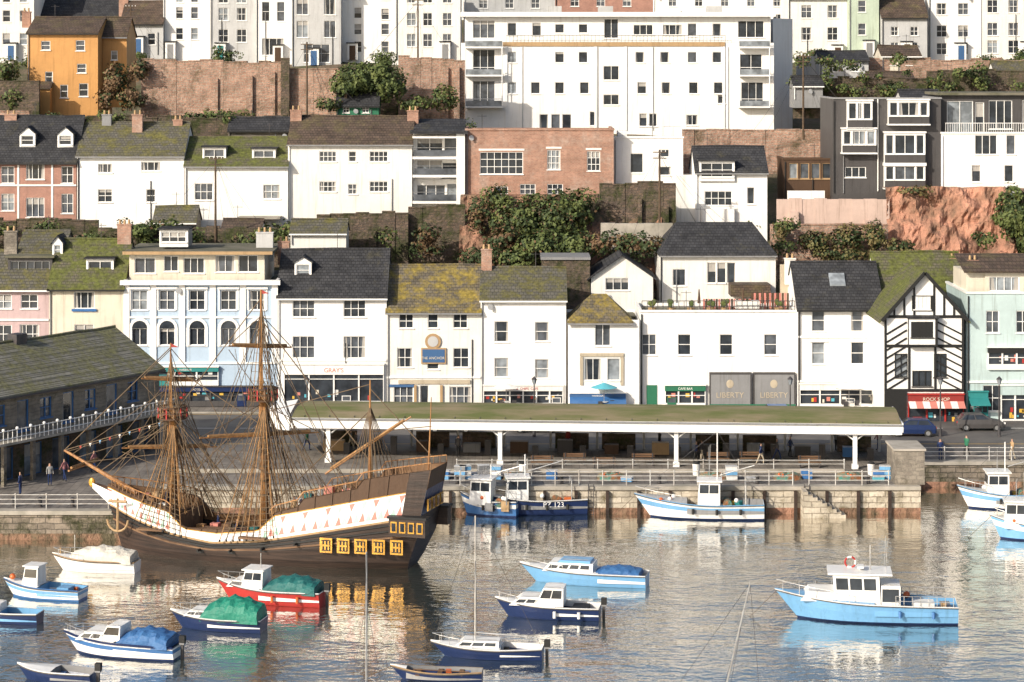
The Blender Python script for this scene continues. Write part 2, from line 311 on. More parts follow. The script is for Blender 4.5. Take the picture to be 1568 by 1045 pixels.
def shop(B,pa,pb,pt,pbm,Y,fm,n=3,frame='trim',txt=None,tm='trim',awn=None,stall=None,door=True):
    x0=X(pa,Y); x1=X(pb,Y); z1=Z(pt,Y); z0=Z(pbm,Y); h=z1-z0; y=Y-.32
    zf=z1-h*.24
    B.box('shop_fascia',fm,x0,x1,y-.06,Y-.004,zf,z1); B.box('shop_cornice',frame,x0-.06,x1+.06,y-.16,Y-.005,z1,z1+.1)
    B.box('shop_stallriser',stall or frame,x0,x1,y+.03,Y-.006,z0,z0+.5)
    B.poly('shop_glass','g1',[(x0,y+.16,z0+.5),(x1,y+.16,z0+.5),(x1,y+.16,zf),(x0,y+.16,zf)])
    for i in range(n+1):
        x=x0+(x1-x0)*i/n; B.box('shop_posts',frame,max(x0,x-.07),min(x1,x+.07),y+.02,Y-.007,z0+.5,zf)
    B.box('shop_posts',frame,x0,x1,y+.06,y+.13,zf-.45,zf-.39)
    for i in range(n*2):
        xx=random.uniform(x0+.15,x1-.5); zz=z0+.55+random.random()*.6; B.box('window_display',random.choice(['yellow','red','bwhite','cyan','cream','pastel_red','grey_mid']),xx,xx+random.uniform(.15,.4),y+.14,y+.155,zz,zz+random.uniform(.15,.5))
    k=random.randint(0,n-1); xd=x0+(x1-x0)*(k+.5)/n
    if door: B.box('shop_door',fm,xd-.42,xd+.42,y+.0,y+.12,z0,z0+1.0); B.poly('shop_glass','g2',[(xd-.35,y-.01,z0+.55),(xd+.35,y-.01,z0+.55),(xd+.35,y-.01,z0+.95),(xd-.35,y-.01,z0+.95)])
    if txt: B.text(txt,(x0+x1)/2,y-.075,zf+(z1-zf)*.25,(z1-zf)*.6,tm)
    if awn: slab(B,'awning',awn,[(x0,y-1.3,zf-.45),(x1,y-1.3,zf-.45),(x1,y-.05,zf+.05),(x0,y-.05,zf+.05)],.05)
def bld(name,pa,pb,pe,pbm,Y,d,wall,roof,wins,fr='trim',side=None,ext=1.2,sill=True,corn=None):
    x0=X(pa,Y); x1=X(pb,Y)-.01; ze=Z(pe,Y); z0=Z(pbm,Y)
    B=MB(name,((x0+x1)/2,Y,z0),world=True)
    body(B,x0,x1,z0-ext,ze,Y,d,pw(wins,Y),wall,side,fr,sill)
    k=roof[0]
    if k=='x': roof_x(B,x0,x1,Y,d,ze,Z(roof[1],Y+d/2),roof[2],side or wall)
    elif k=='h': roof_x(B,x0,x1,Y,d,ze,Z(roof[1],Y+d/2),roof[2],side or wall,hip=roof[3])
    elif k=='y': roof_y(B,x0,x1,Y,d,ze,Z(roof[1],Y),roof[2],wall)
    elif k=='f':
        B.box('roof',roof[1],x0+.2,x1-.2,Y+.2,Y+d-.2,ze-.5,ze-.35)
        B.box('parapet',roof[2] if len(roof)>2 else wall,x0-.08,x1+.08,Y-.12,Y+.2,ze,ze+.18)
        B.box('parapet',roof[2] if len(roof)>2 else wall,x0-.08,x0+.2,Y+.2,Y+d,ze,ze+.18); B.box('parapet',roof[2] if len(roof)>2 else wall,x1-.2,x1+.08,Y+.2,Y+d,ze,ze+.18)
    if corn:
        for py in corn: z=Z(py,Y); B.box('string_course','trim',x0,x1,Y-.12,Y-.003,z-.09,z+.09)
    B.tube('downpipe',random.choice(['trim','black','grey_mid']),(x0+.15,Y-.1,z0-.2),(x0+.15,Y-.1,ze-.2),.06)
    if random.random()<.5: xx=random.uniform(x0+1,x1-.5); B.tube('downpipe',random.choice(['black','grey_mid']),(xx,Y-.09,z0-.2),(xx,Y-.09,z0+(ze-z0)*random.uniform(.4,.7)),.05)
    if random.random()<.75 and k in ('x','h','f'):
        xx=random.uniform(x0+1,x1-1); zt=Z(roof[1],Y+d/2) if k in('x','h') else ze
        B.tube('aerial','darkmetal',(xx,Y+d/2,zt),(xx,Y+d/2,zt+1.6),.03); B.tube('aerial','darkmetal',(xx-.5,Y+d/2,zt+1.4),(xx+.5,Y+d/2,zt+1.4),.022)
        for q in range(-2,3): B.tube('aerial','darkmetal',(xx+q*.2,Y+d/2-.2,zt+1.4),(xx+q*.2,Y+d/2+.2,zt+1.4),.014)
    if random.random()<.35:
        xx=random.uniform(x0+.5,x1-.5); B.tube('satellite_dish','grey_pale',(xx,Y-.3,ze-.8),(xx+.03,Y-.36,ze-.78),.28,.3,12); B.tube('satellite_dish','darkmetal',(xx,Y-.01,ze-.9),(xx,Y-.3,ze-.8),.03)
    return B,x0,x1,z0,ze
def grid(cols,rows,w,h,nx=2,ny=2): return [(c,r,w,h,nx,ny) for c in cols for r in rows]
# ---------------------------------------------------------------- ground
def sheet(name,mat,pts,faces,smooth=False):
    me=bpy.data.meshes.new(name); me.from_pydata(pts,[],faces); me.materials.append(M[mat])
    if smooth: me.polygons.foreach_set('use_smooth',[True]*len(faces))
    me.update(); o=bpy.data.objects.new(name,me); scene.collection.objects.link(o); return o
prof=[(-4000,-5),(100,-5),(194,-4),(197,1.8),(221,1.9),(229,4.2),(236,9),(243,12.5),(249,16.3),(262,17),(270,21),(283,25.5),(292,26),(305,28),(318,32),(326,34.3),(345,35),(365,39),(410,42),(450,56),(490,68),(530,80),(570,90),(640,98),(1200,90),(4000,20),(9000,-2)]  # far slope out of view is raised to fill the water's reflection
def terrain():
    xs=[-6000,-1500,-500,-200]+list(range(-120,121,4))+[200,500,1500,6000]
    ys=[p[0] for p in prof]; zs=[p[1] for p in prof]; YS=[]
    for i in range(len(ys)-1):
        YS.append(ys[i]); 
        if 221<=ys[i]<365: YS.append((ys[i]+ys[i+1])/2)
    YS.append(ys[-1]); v=[];f=[]
    def h(y):
        for i in range(len(ys)-1):
            if ys[i]<=y<=ys[i+1]: return zs[i]+(zs[i+1]-zs[i])*(y-ys[i])/(ys[i+1]-ys[i])
    for y in YS:
        for x in xs:
            z=h(y)
            if y>224: z+=noise.noise(Vector((x*.08,y*.1,0)))*1.0-.4
            v.append((x,y,z))
    n=len(xs)
    for j in range(len(YS)-1):
        for i in range(n-1): f.append((j*n+i,j*n+i+1,(j+1)*n+i+1,(j+1)*n+i))
    sheet('hillside_ground','earth',v,f,True)
terrain()
sheet('harbour_water','water',[(-3000,-3000,0),(3000,-3000,0),(3000,196,0),(-3000,196,0)],[(0,1,2,3)])
XR=31.2; XL=-27.
def quay():
    B=MB('harbour_quay',(0,180,0),world=True)
    def seg(x0,x1,y0,mat,y1=221.5):
        B.box('quay_wall',mat,x0,x1,y0,y1,-4.5,GZ-.28)
        B.box('weed_band','rock_dark',x0,x1,y0-.03,y0-.002,-1,.45)
        B.box('coping','concrete',x0,x1,y0-.12,y0+.9,GZ-.28,GZ+.004)
        B.box('quay_deck','paving',x0,x1,y0+.9,y1,GZ-.28,GZ)
    seg(XL,XR,180,'quay_stone'); seg(-300,XL-.01,170.3,'quay_stone_dark'); seg(XR+.01,300,191,'quay_stone_dark')
    for px in list(range(690,1400,48)): 
        x=X(px,180); B.box('timber_fender','hullwood',x-.12,x+.12,179.72,179.96,-1,GZ-.35)
    for px in (905,1235):
        x=X(px,180)
        for s_ in(-.2,.2): B.tube('ladder','darkmetal',(x+s_,179.8,-.5),(x+s_,179.8,GZ+.2),.03)
        for k in range(9): B.tube('ladder','darkmetal',(x-.2,179.8,k*.27),(x+.2,179.8,k*.27),.02)
    for k in range(9):
        x=X(1228,179)+k*.36; B.box('stone_steps','quay_stone',x,x+.36,178.2,179.85,-2,GZ-.1-k*.22)
    B.box('corner_bastion','stone_grey',X(1366,182),X(1412,182)-.05,180.6,184.5,GZ,GZ+2.6); B.box('corner_bastion','concrete',X(1364,182),X(1413,182),180.5,184.6,GZ+2.6,GZ+2.75)
    B.box('quay_kerb','concrete',XL,X(1290,187),185.7,185.95,GZ,GZ+.3); B.done()
    sheet('road','asphalt',[(-300,196,GZ+.008),(300,196,GZ+.008),(300,216.5,GZ+.008),(-300,216.5,GZ+.008)],[(0,1,2,3)])
    L=MB('road_markings',(0,207,GZ),world=True)
    for i in range(-14,15): L.box('dashes','trim',i*4,i*4+2,207.9,208.03,GZ+.009,GZ+.013)
    for yy in (199.5,216.0): L.box('yellow_lines','yellow',-120,120,yy,yy+.1,GZ+.009,GZ+.013)
    L.done()
    K=MB('pavement',(0,218,GZ),world=True); K.box('kerb','concrete',-300,300,216.5,216.75,GZ-.1,GZ+.13); K.box('slabs','paving',-300,300,216.75,221.2,GZ-.1,GZ+.126); K.done()
quay()
def railing(name,x0,y0,x1,y1,z,h=1.1,step=1.8,mat='rail',rails=3):
    B=MB(name,((x0+x1)/2,(y0+y1)/2,z),world=True); Lr=math.hypot(x1-x0,y1-y0); n=max(1,int(Lr/step))
    for i in range(n+1):
        t=i/n; x=x0+(x1-x0)*t; y=y0+(y1-y0)*t; B.tube('posts',mat,(x,y,z),(x,y,z+h),.045); B.ball('post_caps',mat,(x,y,z+h),.07,n=6,m=4)
    for k in range(rails): zz=z+h*(.95-k*.3); B.tube('rails',mat,(x0,y0,zz),(x1,y1,zz),.03)
    return B.done()
railing('quay_railing',X(668,180),180.4,X(1215,180),180.4,GZ)
railing('quay_railing',X(1240,180),180.4,X(1362,180),180.4,GZ)
railing('quay_railing',XR+.3,191.4,75,191.4,GZ)
railing('quay_railing',-45,170.9,XL,170.9,GZ,step=2.2)
railing('quay_railing',X(700,187),186.0,X(1290,187),186.0,GZ+.0,h=1.0,step=2.6,rails=2)
# ---------------------------------------------------------------- canopy
def canopy():
    x0=X(446,190.5); y0=190.5; x1=X(1380,187); y1=187.; Lc=math.hypot(x1-x0,y1-y0)
    B=MB('fish_market_canopy',(x0,y0,GZ),math.atan2(y1-y0,x1-x0)); h=3.3; D=9
    n=14
    prev=None
    for i in range(n+1):
        t=i/n; y=D*t; z=h+.35+.6*math.sin(math.pi*t)*.8
        if prev: slab(B,'roof','canopy',[(0,prev[0],prev[1]),(Lc,prev[0],prev[1]),(Lc,y,z),(0,y,z)],.1)
        prev=(y,z)
    for i in range(24): x=Lc*(i+.5)/24; B.box('roof_seams','roofflat',x-.03,x+.03,.1,1.2,h+.3,h+.46)
    B.box('front_fascia','trim',-.05,Lc+.05,-.12,.0,h-.5,h+.33); B.box('rear_fascia','trim',-.05,Lc+.05,D,D+.1,h-.3,h+.3)
    B.box('end_fascia','trim',-.16,-.06,-.12,D,h-.3,h+.4); B.box('end_fascia','trim',Lc+.06,Lc+.16,-.12,D,h-.3,h+.4)
    B.box('gutter','grey_mid',-.1,Lc+.1,-.24,-.13,h+.2,h+.32)
    for i in range(10):  # bullnosed white end
        a0=math.pi/2+math.pi*i/10; a1=math.pi/2+math.pi*(i+1)/10; c=D/2; R=D/2
        p=[(math.cos(a)*2.3-.17,c+math.sin(a)*R) for a in (a0,a1)]
        B.poly('nose_roof','trim',[(p[0][0],p[0][1],h+.5),(p[1][0],p[1][1],h+.5),(-.17,c,h+1.15)])
        B.poly('nose_fascia','trim',[(p[0][0],p[0][1],h-.7),(p[1][0],p[1][1],h-.7),(p[1][0],p[1][1],h+.5),(p[0][0],p[0][1],h+.5)])
    for px in (500,766,1036,1307):
        x=(X(px,189)-x0)
        B.box('columns','trim',x-.17,x+.17,.2,.54,0,h); B.box('columns','trim',x-.26,x+.26,.1,.64,0,.35)
        for s_ in(-1,1): B.tube('brackets','trim',(x,.37,h-1.1),(x+s_*1.0,.37,h-.35),.06)
        B.box('beams','grey_pale',x-.1,x+.1,.0,D,h-.3,h+.0)
    for i in range(13):
        x=1+i*(Lc-2)/12; B.box('columns','grey_pale',x-.1,x+.1,D-.5,D-.3,0,h)
        B.box('beams','grey_pale',x-.06,x+.06,.55,D-.5,h-.01,h+.25)
    for i in range(12):
        x=1.4+i*(Lc-2)/12
        if i%3!=1: B.box('back_wall','stone_dark',x,x+2.8,D-.7,D-.52,0,1.3)
        m=random.choice(['grey_mid','brown_paint','tan','mid_blue','grey_dark']); B.box('fish_stalls',m,x+.3,x+.3+random.uniform(.9,1.8),D-3.2,D-2.4,0,random.uniform(.7,1.1))
        B.box('fish_stalls','grey_dark',x+2.2,x+2.7,D-4.5,D-4.0,0,random.uniform(.8,1.5))
    B.done()
canopy()
# ---------------------------------------------------------------- left fish market shed
def shed():
    x0=X(-60,179); y0=178.; x1=X(244,198); y1=198.; Lc=math.hypot(x1-x0,y1-y0)
    B=MB('stone_fish_market',(x0,y0,GZ),math.atan2(y1-y0,x1-x0)); z1=6.8; d=10
    wins=[]
    k=0; x=1.2
    while x<Lc-2:
        wins.append((x,x+1.3,4.3,5.9,2,2) if k%2 else (x,x+1.3,3.6,6.0,1,1)); x+=2.6; k+=1
    facade(B,0,Lc,3.2,z1,0,wins,'stone_grey','mid_blue' )
    wins=[];x=.8
    while x<Lc-2.6: wins.append((x,x+2.0,.02,2.5,2,1)); x+=3.2
    facade(B,0,Lc,0,3.1,.0,wins,'stone_dark','signblue',sill=False)
    B.poly('walls','stone_grey',[(Lc,0,0),(Lc,d,0),(Lc,d,z1),(Lc,0,z1)]); B.poly('walls','stone_grey',[(0,0,0),(0,d,0),(0,d,z1),(0,0,z1)]); B.poly('walls','stone_grey',[(0,d,0),(Lc,d,0),(Lc,d,z1),(0,d,z1)])
    roof_x(B,0,Lc,0,d,z1,z1+2.9,'slate_shed','stone_grey',ov=.5,fascia='darkmetal')
    B.box('balcony','concrete',-.2,Lc+.2,-1.9,-.004,3.1,3.28)
    i=0.
    while i<=Lc: B.box('balcony_supports','stone_grey',i-.15,i+.15,-1.8,-1.5,0,3.1); i+=3.2
    i=0.
    while i<=Lc:
        B.tube('balustrade','trim',(i,-1.8,3.28),(i,-1.8,4.25),.03); 
        if int(i*2)%3==0: B.ball('balustrade_finials','trim',(i,-1.8,4.3),.13,n=8,m=5)
        i+=.5
    for zz in (3.6,4.2): B.tube('balustrade','trim',(0,-1.8,zz),(Lc,-1.8,zz),.035)
    for xx in (Lc*.45,Lc*.72): B.box('skylight','mid_blue',xx-.8,xx+.8,.7,.75,z1-.6,z1+.35)
    B.box('roof_vent','darkmetal',Lc*.5-.6,Lc*.5+.6,4.5,5.5,z1+2.6,z1+3.6)
    B.done()
shed()
# ---------------------------------------------------------------- ROW 1
R1=220.
B,x0,x1,z0,ze=bld('pink_house',-40,75,440,625,R1,9,'pink',('x',385,'slate_moss'),[(45,462,26,22),(45,512,30,30,3,2),(5,462,26,22),(5,512,26,28)],corn=[490])
facade(B,X(12,222),X(80,222),Z(438,222)-.5,Z(395,222),222,pw([(46,415,60,30,5,1)],222),'grey_dark','grey_mid'); B.box('dormer_roof','roofflat',X(8,222),X(84,222),221.7,226,Z(395,222),Z(395,222)+.2)
B.box('dormer_cheeks','grey_dark',X(12,222),X(80,222),222.2,226,Z(438,222)-.5,Z(395,222)-.02)
chimney(B,16,350,385,224,1.2,'stone_grey'); B.done()
B,x0,x1,z0,ze=bld('cream_house',75,190,438,625,R1,9,'cream',('x',368,'slate_green'),[(129,460,32,26,3,1),(129,512,30,30)],fr='trim')
B.box('blue_sill','mid_blue',X(110,R1),X(148,R1),R1-.16,R1-.101,Z(477,R1),Z(473,R1))
dormer(B,153,397,425,42,221.5,nx=2); dormer(B,88,372,392,16,223,nx=1,pitched=.6); chimney(B,190,340,380,224,1.3,'brick_red',3); B.done()
B,x0,x1,z0,ze=bld('blue_hotel',190,425,432,625,R1,12,'blue_pale',('f','roofflat','trim'),grid((214,256,302,350,394),(460,),24,30)+grid((214,256,302,350,394),(516,),24,26,2,1),corn=[486,556],side='grey_mid')
for px in (194,235,279,326,372,421):
    x=X(px,R1); B.box('pilasters','trim',x-.28,x+.28,R1-.14,R1-.004,Z(556,R1)+.1,Z(436,R1))
for px in (214,256,302,350,394):
    x=X(px,R1); B.box('window_pediments','trim',x-1.0,x+1.0,R1-.24,R1-.005,Z(443,R1),Z(440,R1)); B.box('window_surrounds','trim',x-.95,x-.8,R1-.07,R1-.006,Z(475,R1),Z(443,R1)-.01); B.box('window_surrounds','trim',x+.8,x+.95,R1-.07,R1-.006,Z(475,R1),Z(443,R1)-.01)
B.box('cornice','trim',x0-.3,x1+.3,R1-.55,R1-.13,Z(436,R1),Z(429,R1))
for px in (214,256,302,350,394):
    x=X(px,R1); z=Z(503,R1); r=1.0
    for k in range(8):
        a0=math.pi*k/8;a1=math.pi*(k+1)/8
        B.poly('arches','trim',[(x+math.cos(a)*q,R1-.1,z+math.sin(a)*q) for a,q in ((a0,r),(a1,r),(a1,r-.28),(a0,r-.28))])
        B.poly('arch_glass','g1',[(x,R1-.06,z),(x+math.cos(a0)*.73,R1-.06,z+math.sin(a0)*.73),(x+math.cos(a1)*.73,R1-.06,z+math.sin(a1)*.73)])
    for s_ in(-1,1): B.box('arch_jambs','trim',x+s_*.86-.14,x+s_*.86+.14,R1-.1,R1-.007,Z(531,R1),z)
Y2=R1+1.2; xa=X(198,Y2); xb=X(405,Y2); body(B,xa,xb,Z(430,Y2)-.6,Z(389,Y2),Y2,9,pw([(222,407,32,24,2,1),(262,404,22,24,2,1),(297,407,32,24,3,1),(345,404,30,26,2,1),(380,404,30,26,2,1)],Y2),'cream')
B.box('roof','roofflat',xa-.5,xb+.8,Y2-.7,Y2+9.5,Z(389,Y2),Z(389,Y2)+.25); B.box('roof_fascia','tan',xa-.52,xb+.82,Y2-.76,Y2-.71,Z(389,Y2)-.02,Z(389,Y2)+.28)
dormer(B,266,352,372,44,Y2+2,nx=3); chimney(B,405,352,385,Y2+4,1.6,'grey_pale',3)
shop(B,235,335,562,590,R1,'teal',3,txt='HARBOUR',tm='white'); shop(B,196,418,592,622,R1,'navy',7,frame='grey_dark',txt='HOTEL  BAR',tm='cream')
slab(B,'roof_terrace','slate',[(x1,R1+1,Z(470,R1)),(x1+2.2,R1+1,Z(470,R1)),(x1+1.2,R1+9,Z(395,R1)),(x1,R1+9,Z(395,R1))])
B.done()
B,x0,x1,z0,ze=bld('white_house',425,592,452,622,R1,9.5,'white',('x',384,'slate'),[(465,473,34,26,3,2),(543,473,34,26,3,2),(465,532,34,34,3,2),(543,532,34,34,3,2)],corn=[552])
dormer(B,464,402,424,26,222,pitched=.5,nx=1); shop(B,435,588,558,622,R1,'white',4,txt="GRAY'S",tm='pastel_red'); chimney(B,434,366,390,226,1.1); B.done()
B,x0,x1,z0,ze=bld('harbour_pub',592,736,474,625,R1,9,'white2',('x',408,'slate_yellow'),[(622,492,22,22),(663,492,16,22,1,2),(705,492,22,22),(620,548,24,30),(663,553,18,26,1,2),(706,548,24,30),(618,607,30,30,3,2),(650,607,14,34,1,1),(705,607,34,30,3,2)],corn=[578])
x=X(663,R1); z=Z(523,R1)
for k in range(16):
    a0=math.pi*2*k/16;a1=math.pi*2*(k+1)/16
    B.poly('pub_sign','tan',[(x,R1-.16,z),(x+.75*math.cos(a0),R1-.15,z+.75*math.sin(a0)),(x+.75*math.cos(a1),R1-.15,z+.75*math.sin(a1))])
    B.poly('pub_sign','grey_pale',[(x,R1-.19,z),(x+.5*math.cos(a0),R1-.18,z+.5*math.sin(a0)),(x+.5*math.cos(a1),R1-.18,z+.5*math.sin(a1))])
B.box('pub_sign_board','tan',X(645,R1),X(683,R1),R1-.16,R1-.01,Z(557,R1),Z(533,R1)); B.box('pub_sign_board','signblue',X(647,R1),X(681,R1),R1-.19,R1-.165,Z(555,R1),Z(535,R1)); B.text('THE ANCHOR',x,R1-.21,Z(550,R1),.34,'cream')
B.box('sign_board','buff',X(610,R1),X(720,R1),R1-.12,R1-.01,Z(588,R1),Z(582,R1)); B.box('stucco_base','grey_dark',x0,x1,R1-.05,R1-.008,GZ,GZ+.45)
for px in (636,676): xx=X(px,R1); B.box('door_pilasters','tan',xx-.12,xx+.12,R1-.2,R1-.009,GZ,Z(590,R1))
B.box('dark_bay','signblue',X(592,R1)+.1,X(634,R1),R1-.08,R1-.006,Z(593,R1),Z(589,R1)); chimney(B,745,378,412,224,1.0); B.done()
B,x0,x1,z0,ze=bld('white_shop_house',736,867,457,622,R1,9,'white',('x',412,'slate_moss'),[(768,508,22,32,1,2),(830,508,22,30,1,2),(768,563,22,30,1,2),(830,565,22,30,1,2)])
shop(B,740,862,590,625,R1,'white2',6,txt='FISH  &  CHIPS  CAFE',tm='red'); B.done()
B=MB('hipped_roof_house',(X(920,R1),R1-.6,GZ),world=True); Y2=R1-.8; xa=X(870,Y2); xb=X(979,Y2)
body(B,xa,xb,GZ-.5,Z(490,Y2),Y2,9,pw([(923,512,24,36,2,1),(908,566,26,34,2,1),(940,566,20,34,1,1)],Y2),'white')
roof_x(B,xa,X(968,Y2),Y2,5,Z(490,Y2),Z(452,Y2+2.5),'slate_yellow','white',hip=2.4,ov=.35)
B.box('roof','roofflat',xa+.1,xb-.1,Y2+5,Y2+8.9,Z(490,Y2)-.4,Z(490,Y2)-.25)
shop(B,872,958,602,628,Y2,'signblue',3,awn='mid_blue',txt='HARBOUR',tm='white'); B.box('oriel_frame','buff',X(888,Y2),X(955,Y2),Y2-.14,Y2-.004,Z(546,Y2),Z(541,Y2)); B.box('oriel_frame','buff',X(888,Y2),X(893,Y2),Y2-.1,Y2-.005,Z(590,Y2),Z(547,Y2)); B.box('oriel_frame','buff',X(950,Y2),X(955,Y2),Y2-.1,Y2-.005,Z(590,Y2),Z(547,Y2)); B.done()
Y2=229.; B=MB('gabled_house',(X(950,Y2),Y2,12),world=True); xa=X(905,Y2); xb=X(1000,Y2)
body(B,xa,xb,8,Z(425,Y2),Y2,9,pw([(945,435,36,20,3,1)],Y2),'white2')
roof_y(B,xa,xb,Y2,9,Z(425,Y2),Z(392,Y2),'slate','white2',.4); B.box('flat_extension','stone_dark',X(830,Y2),xa-.1,Y2,Y2+5,10,Z(398,Y2)); B.box('flat_extension_roof','grey_mid',X(828,Y2),xa-.05,Y2-.2,Y2+5.1,Z(398,Y2),Z(394,Y2)); B.done()
B,x0,x1,z0,ze=bld('long_white_building',980,1221,478,622,R1,8,'white',('f','roofflat'),[(994,528,22,32,2,2),(1048,528,20,32,1,2),(1112,528,20,32,1,2),(1180,528,20,32,1,2)],fr='trim')
B.box('green_door','green',X(990,R1),X(1006,R1),R1-.06,R1-.004,GZ+.1,Z(590,R1))
shop(B,1018,1080,590,625,R1,'green',3,txt='CAFE BAR',tm='white')
for pa in (1086,1153): B.box('shopfront_hoarding','grey_dark',X(pa,R1),X(pa+64,R1),R1-.5,R1-.01,Z(622,R1),Z(570,R1)); B.box('hoarding_panel','grey_mid',X(pa+2,R1),X(pa+62,R1),R1-.53,R1-.501,Z(619,R1),Z(573,R1))
B.box('hoarding_base','green',X(1086,R1),X(1217,R1),R1-.54,R1-.02,GZ,Z(618,R1))
for pa in (1117,1184): 
    B.text('LIBERTY',X(pa,R1),R1-.55,Z(608,R1),.72,'buff'); B.ball('emblem','buff',(X(pa,R1),R1-.54,Z(587,R1)),.35,.03,.4)
for i in range(30):
    x=x0+.2+(x1-x0-.4)*i/29; B.tube('terrace_railing','darkmetal',(x,R1+.3,ze),(x,R1+.3,ze+1.0),.03)
for zz in (.5,1.0): B.tube('terrace_railing','darkmetal',(x0+.2,R1+.3,ze+zz),(x1-.2,R1+.3,ze+zz),.035)
for i in range(34): 
    x=X(1080,R1)+i*.24; B.box('terrace_fence','brown_paint' if i%2 else 'pastel_red',x,x+.19,R1+2.6,R1+2.65,ze-.3,ze+(1.5 if i>18 else .95))
for px in (1000,1030,1060,1090,1112,1150,1195): 
    x=X(px,R1); B.tube('planters','tan',(x,R1+1.5,ze-.4),(x,R1+1.5,ze+.25),.3,.4,8)
    for q in range(5): B.ball('planter_shrub','leaf_a',(x+random.uniform(-.25,.25),R1+1.5,ze+.45+random.random()*.4),.22,.22,.25,6,4)
for px in (1072,1140,1170): x=X(px,R1); B.tube('terrace_parasol_pole','metal',(x,R1+1.2,ze-.3),(x,R1+1.2,ze+1.6),.03); B.tube('folded_parasol','brown_paint',(x,R1+1.2,ze+.7),(x,R1+1.2,ze+2.0),.16,.05,8)
B.box('terrace_table','white2',X(1128,R1),X(1165,R1),R1+1,R1+2,ze+.2,ze+.9)
B.done()
Y2=231.; B,x0,x1,z0,ze=bld('terrace_house',1010,1188,388,470,Y2,9,'white2',('h',342,'slate',2.0),[(1090,418,14,32,1,1),(1105,418,14,32,1,1),(1120,418,14,32,1,1),(1040,425,20,26,1,1)],ext=4)
B.box('lean_to','slate_brown',X(1115,Y2),X(1175,Y2),Y2-3,Y2-.1,Z(450,Y2),Z(432,Y2)); B.box('stair_wall','buff',X(1188,Y2),X(1212,Y2),Y2-4,Y2-3.5,Z(470,Y2),Z(400,Y2)); B.done()
B,x0,x1,z0,ze=bld('tall_white_house',1221,1352,470,622,R1-.5,9.5,'white',('x',403,'slate'),[(1253,491,20,34,1,2),(1313,491,20,34,1,2),(1253,541,20,34,1,2),(1313,541,20,34,1,2)],corn=[516,584],fr='trim')
slab(B,'skylight','g3',[(X(1270,222),221.6,Z(443,221.6)+.42),(X(1294,222),221.6,Z(443,221.6)+.42),(X(1294,222),222.7,Z(425,222.7)+.42),(X(1270,222),222.7,Z(425,222.7)+.42)],.25)
for px in (1253,1313):
    for py in (491,541): x=X(px,R1-.5); B.box('window_surrounds','trim',x-.85,x+.85,R1-.62,R1-.505,Z(py-20,R1),Z(py-18,R1))
for px in (1224,1349): x=X(px,R1-.5); B.box('quoins','grey_mid',x-.14,x+.14,R1-.58,R1-.504,Z(584,R1),ze-.1)
shop(B,1224,1348,588,626,R1-.5,'white2',4,txt='GIFTS',tm='teal'); chimney(B,1210,392,420,226,1,'white2'); B.done()
Y2=212.; B=MB('half_timbered_house',(X(1415,Y2),Y2,GZ),world=True); xa=X(1354,Y2); xb=X(1476,Y2); ze=Z(485,Y2); zr=Z(418,Y2); xm=(xa+xb)/2
body(B,xa,xb,GZ-.2,ze,Y2,9,pw([(1412,508,34,30,4,1),(1380,560,20,36,2,1),(1440,560,20,36,2,1),(1412,580,30,24,3,1)],Y2),'white','white',fr='black')
roof_y(B,xa,xb,Y2,9,ze,zr,'slate_green','white',.5)
yt=Y2-.06
def tim(xa_,za_,xb_,zb_,w=.11,yy=yt):
    d=Vector((xb_-xa_,0,zb_-za_)).normalized(); n_=Vector((-d.z,0,d.x))*w
    a=Vector((xa_,yy,za_)); b=Vector((xb_,yy,zb_)); B.mesh('timbers','black',[a-n_,b-n_,b+n_,a+n_,*(p+Vector((0,.055,0)) for p in (a-n_,b-n_,b+n_,a+n_))],[(0,1,2,3),(0,4,5,1),(1,5,6,2),(2,6,7,3),(3,7,4,0)])
for zz in (ze,Z(530,Y2),Z(598,Y2)): tim(xa,zz,xb,zz,.13,yt-.004)
for xx in (xa+.1,xb-.1,X(1392,Y2),X(1432,Y2)): tim(xx,Z(600,Y2),xx,ze,.1,yt-.008)
for k in range(9):
    z=Z(598,Y2)+k*.72
    if z<ze-1: tim(xa+.2,z,X(1390,Y2)-.1,z+1.1,.075); tim(xb-.2,z,X(1434,Y2)+.1,z+1.1,.075)
for k in range(1,4):
    f_=k/4; tim(xa+(xm-xa)*f_,ze,xa+(xm-xa)*f_,ze+(zr-ze)*f_,.09,yt-.002); tim(xb-(xb-xm)*f_,ze,xb-(xb-xm)*f_,ze+(zr-ze)*f_,.09,yt-.002)
tim(xa-.3,ze-.35,xm,zr+.05,.16,Y2-.56); tim(xb+.3,ze-.35,xm,zr+.05,.16,Y2-.56)
facade(B,X(1392,Y2-.7),X(1432,Y2-.7),Z(528,Y2-.7),Z(487,Y2-.7),Y2-.7,pw([(1412,505,34,24,4,1)],Y2-.7),'white','black'); B.box('oriel','black',X(1390,Y2),X(1434,Y2),Y2-.69,Y2-.07,Z(530,Y2),Z(487,Y2)); B.box('oriel_roof','slate',X(1388,Y2),X(1436,Y2),Y2-.85,Y2-.07,Z(487,Y2),Z(483,Y2))
facade(B,X(1396,Y2),X(1430,Y2),ze+.5,ze+1.9,Y2-.12,pw([(1412,464,26,20,4,1)],Y2-.12),'black','white')
shop(B,1390,1475,604,655,Y2,'shop_red',3,frame='red',txt='ROCK SHOP',tm='cream'); 
for i in range(8):
    xx=X(1390,Y2)+(X(1475,Y2)-X(1390,Y2))*i/8; w8=(X(1475,Y2)-X(1390,Y2))/8
    slab(B,'striped_awning','pastel_red' if i%2 else 'white2',[(xx,Y2-1.3,Z(622,Y2)),(xx+w8,Y2-1.3,Z(622,Y2)),(xx+w8,Y2-.38,Z(614,Y2)),(xx,Y2-.38,Z(614,Y2))],.04)
B.box('shop_side','black',xa,X(1388,Y2),Y2-.2,Y2-.004,GZ,Z(600,Y2)); B.done()
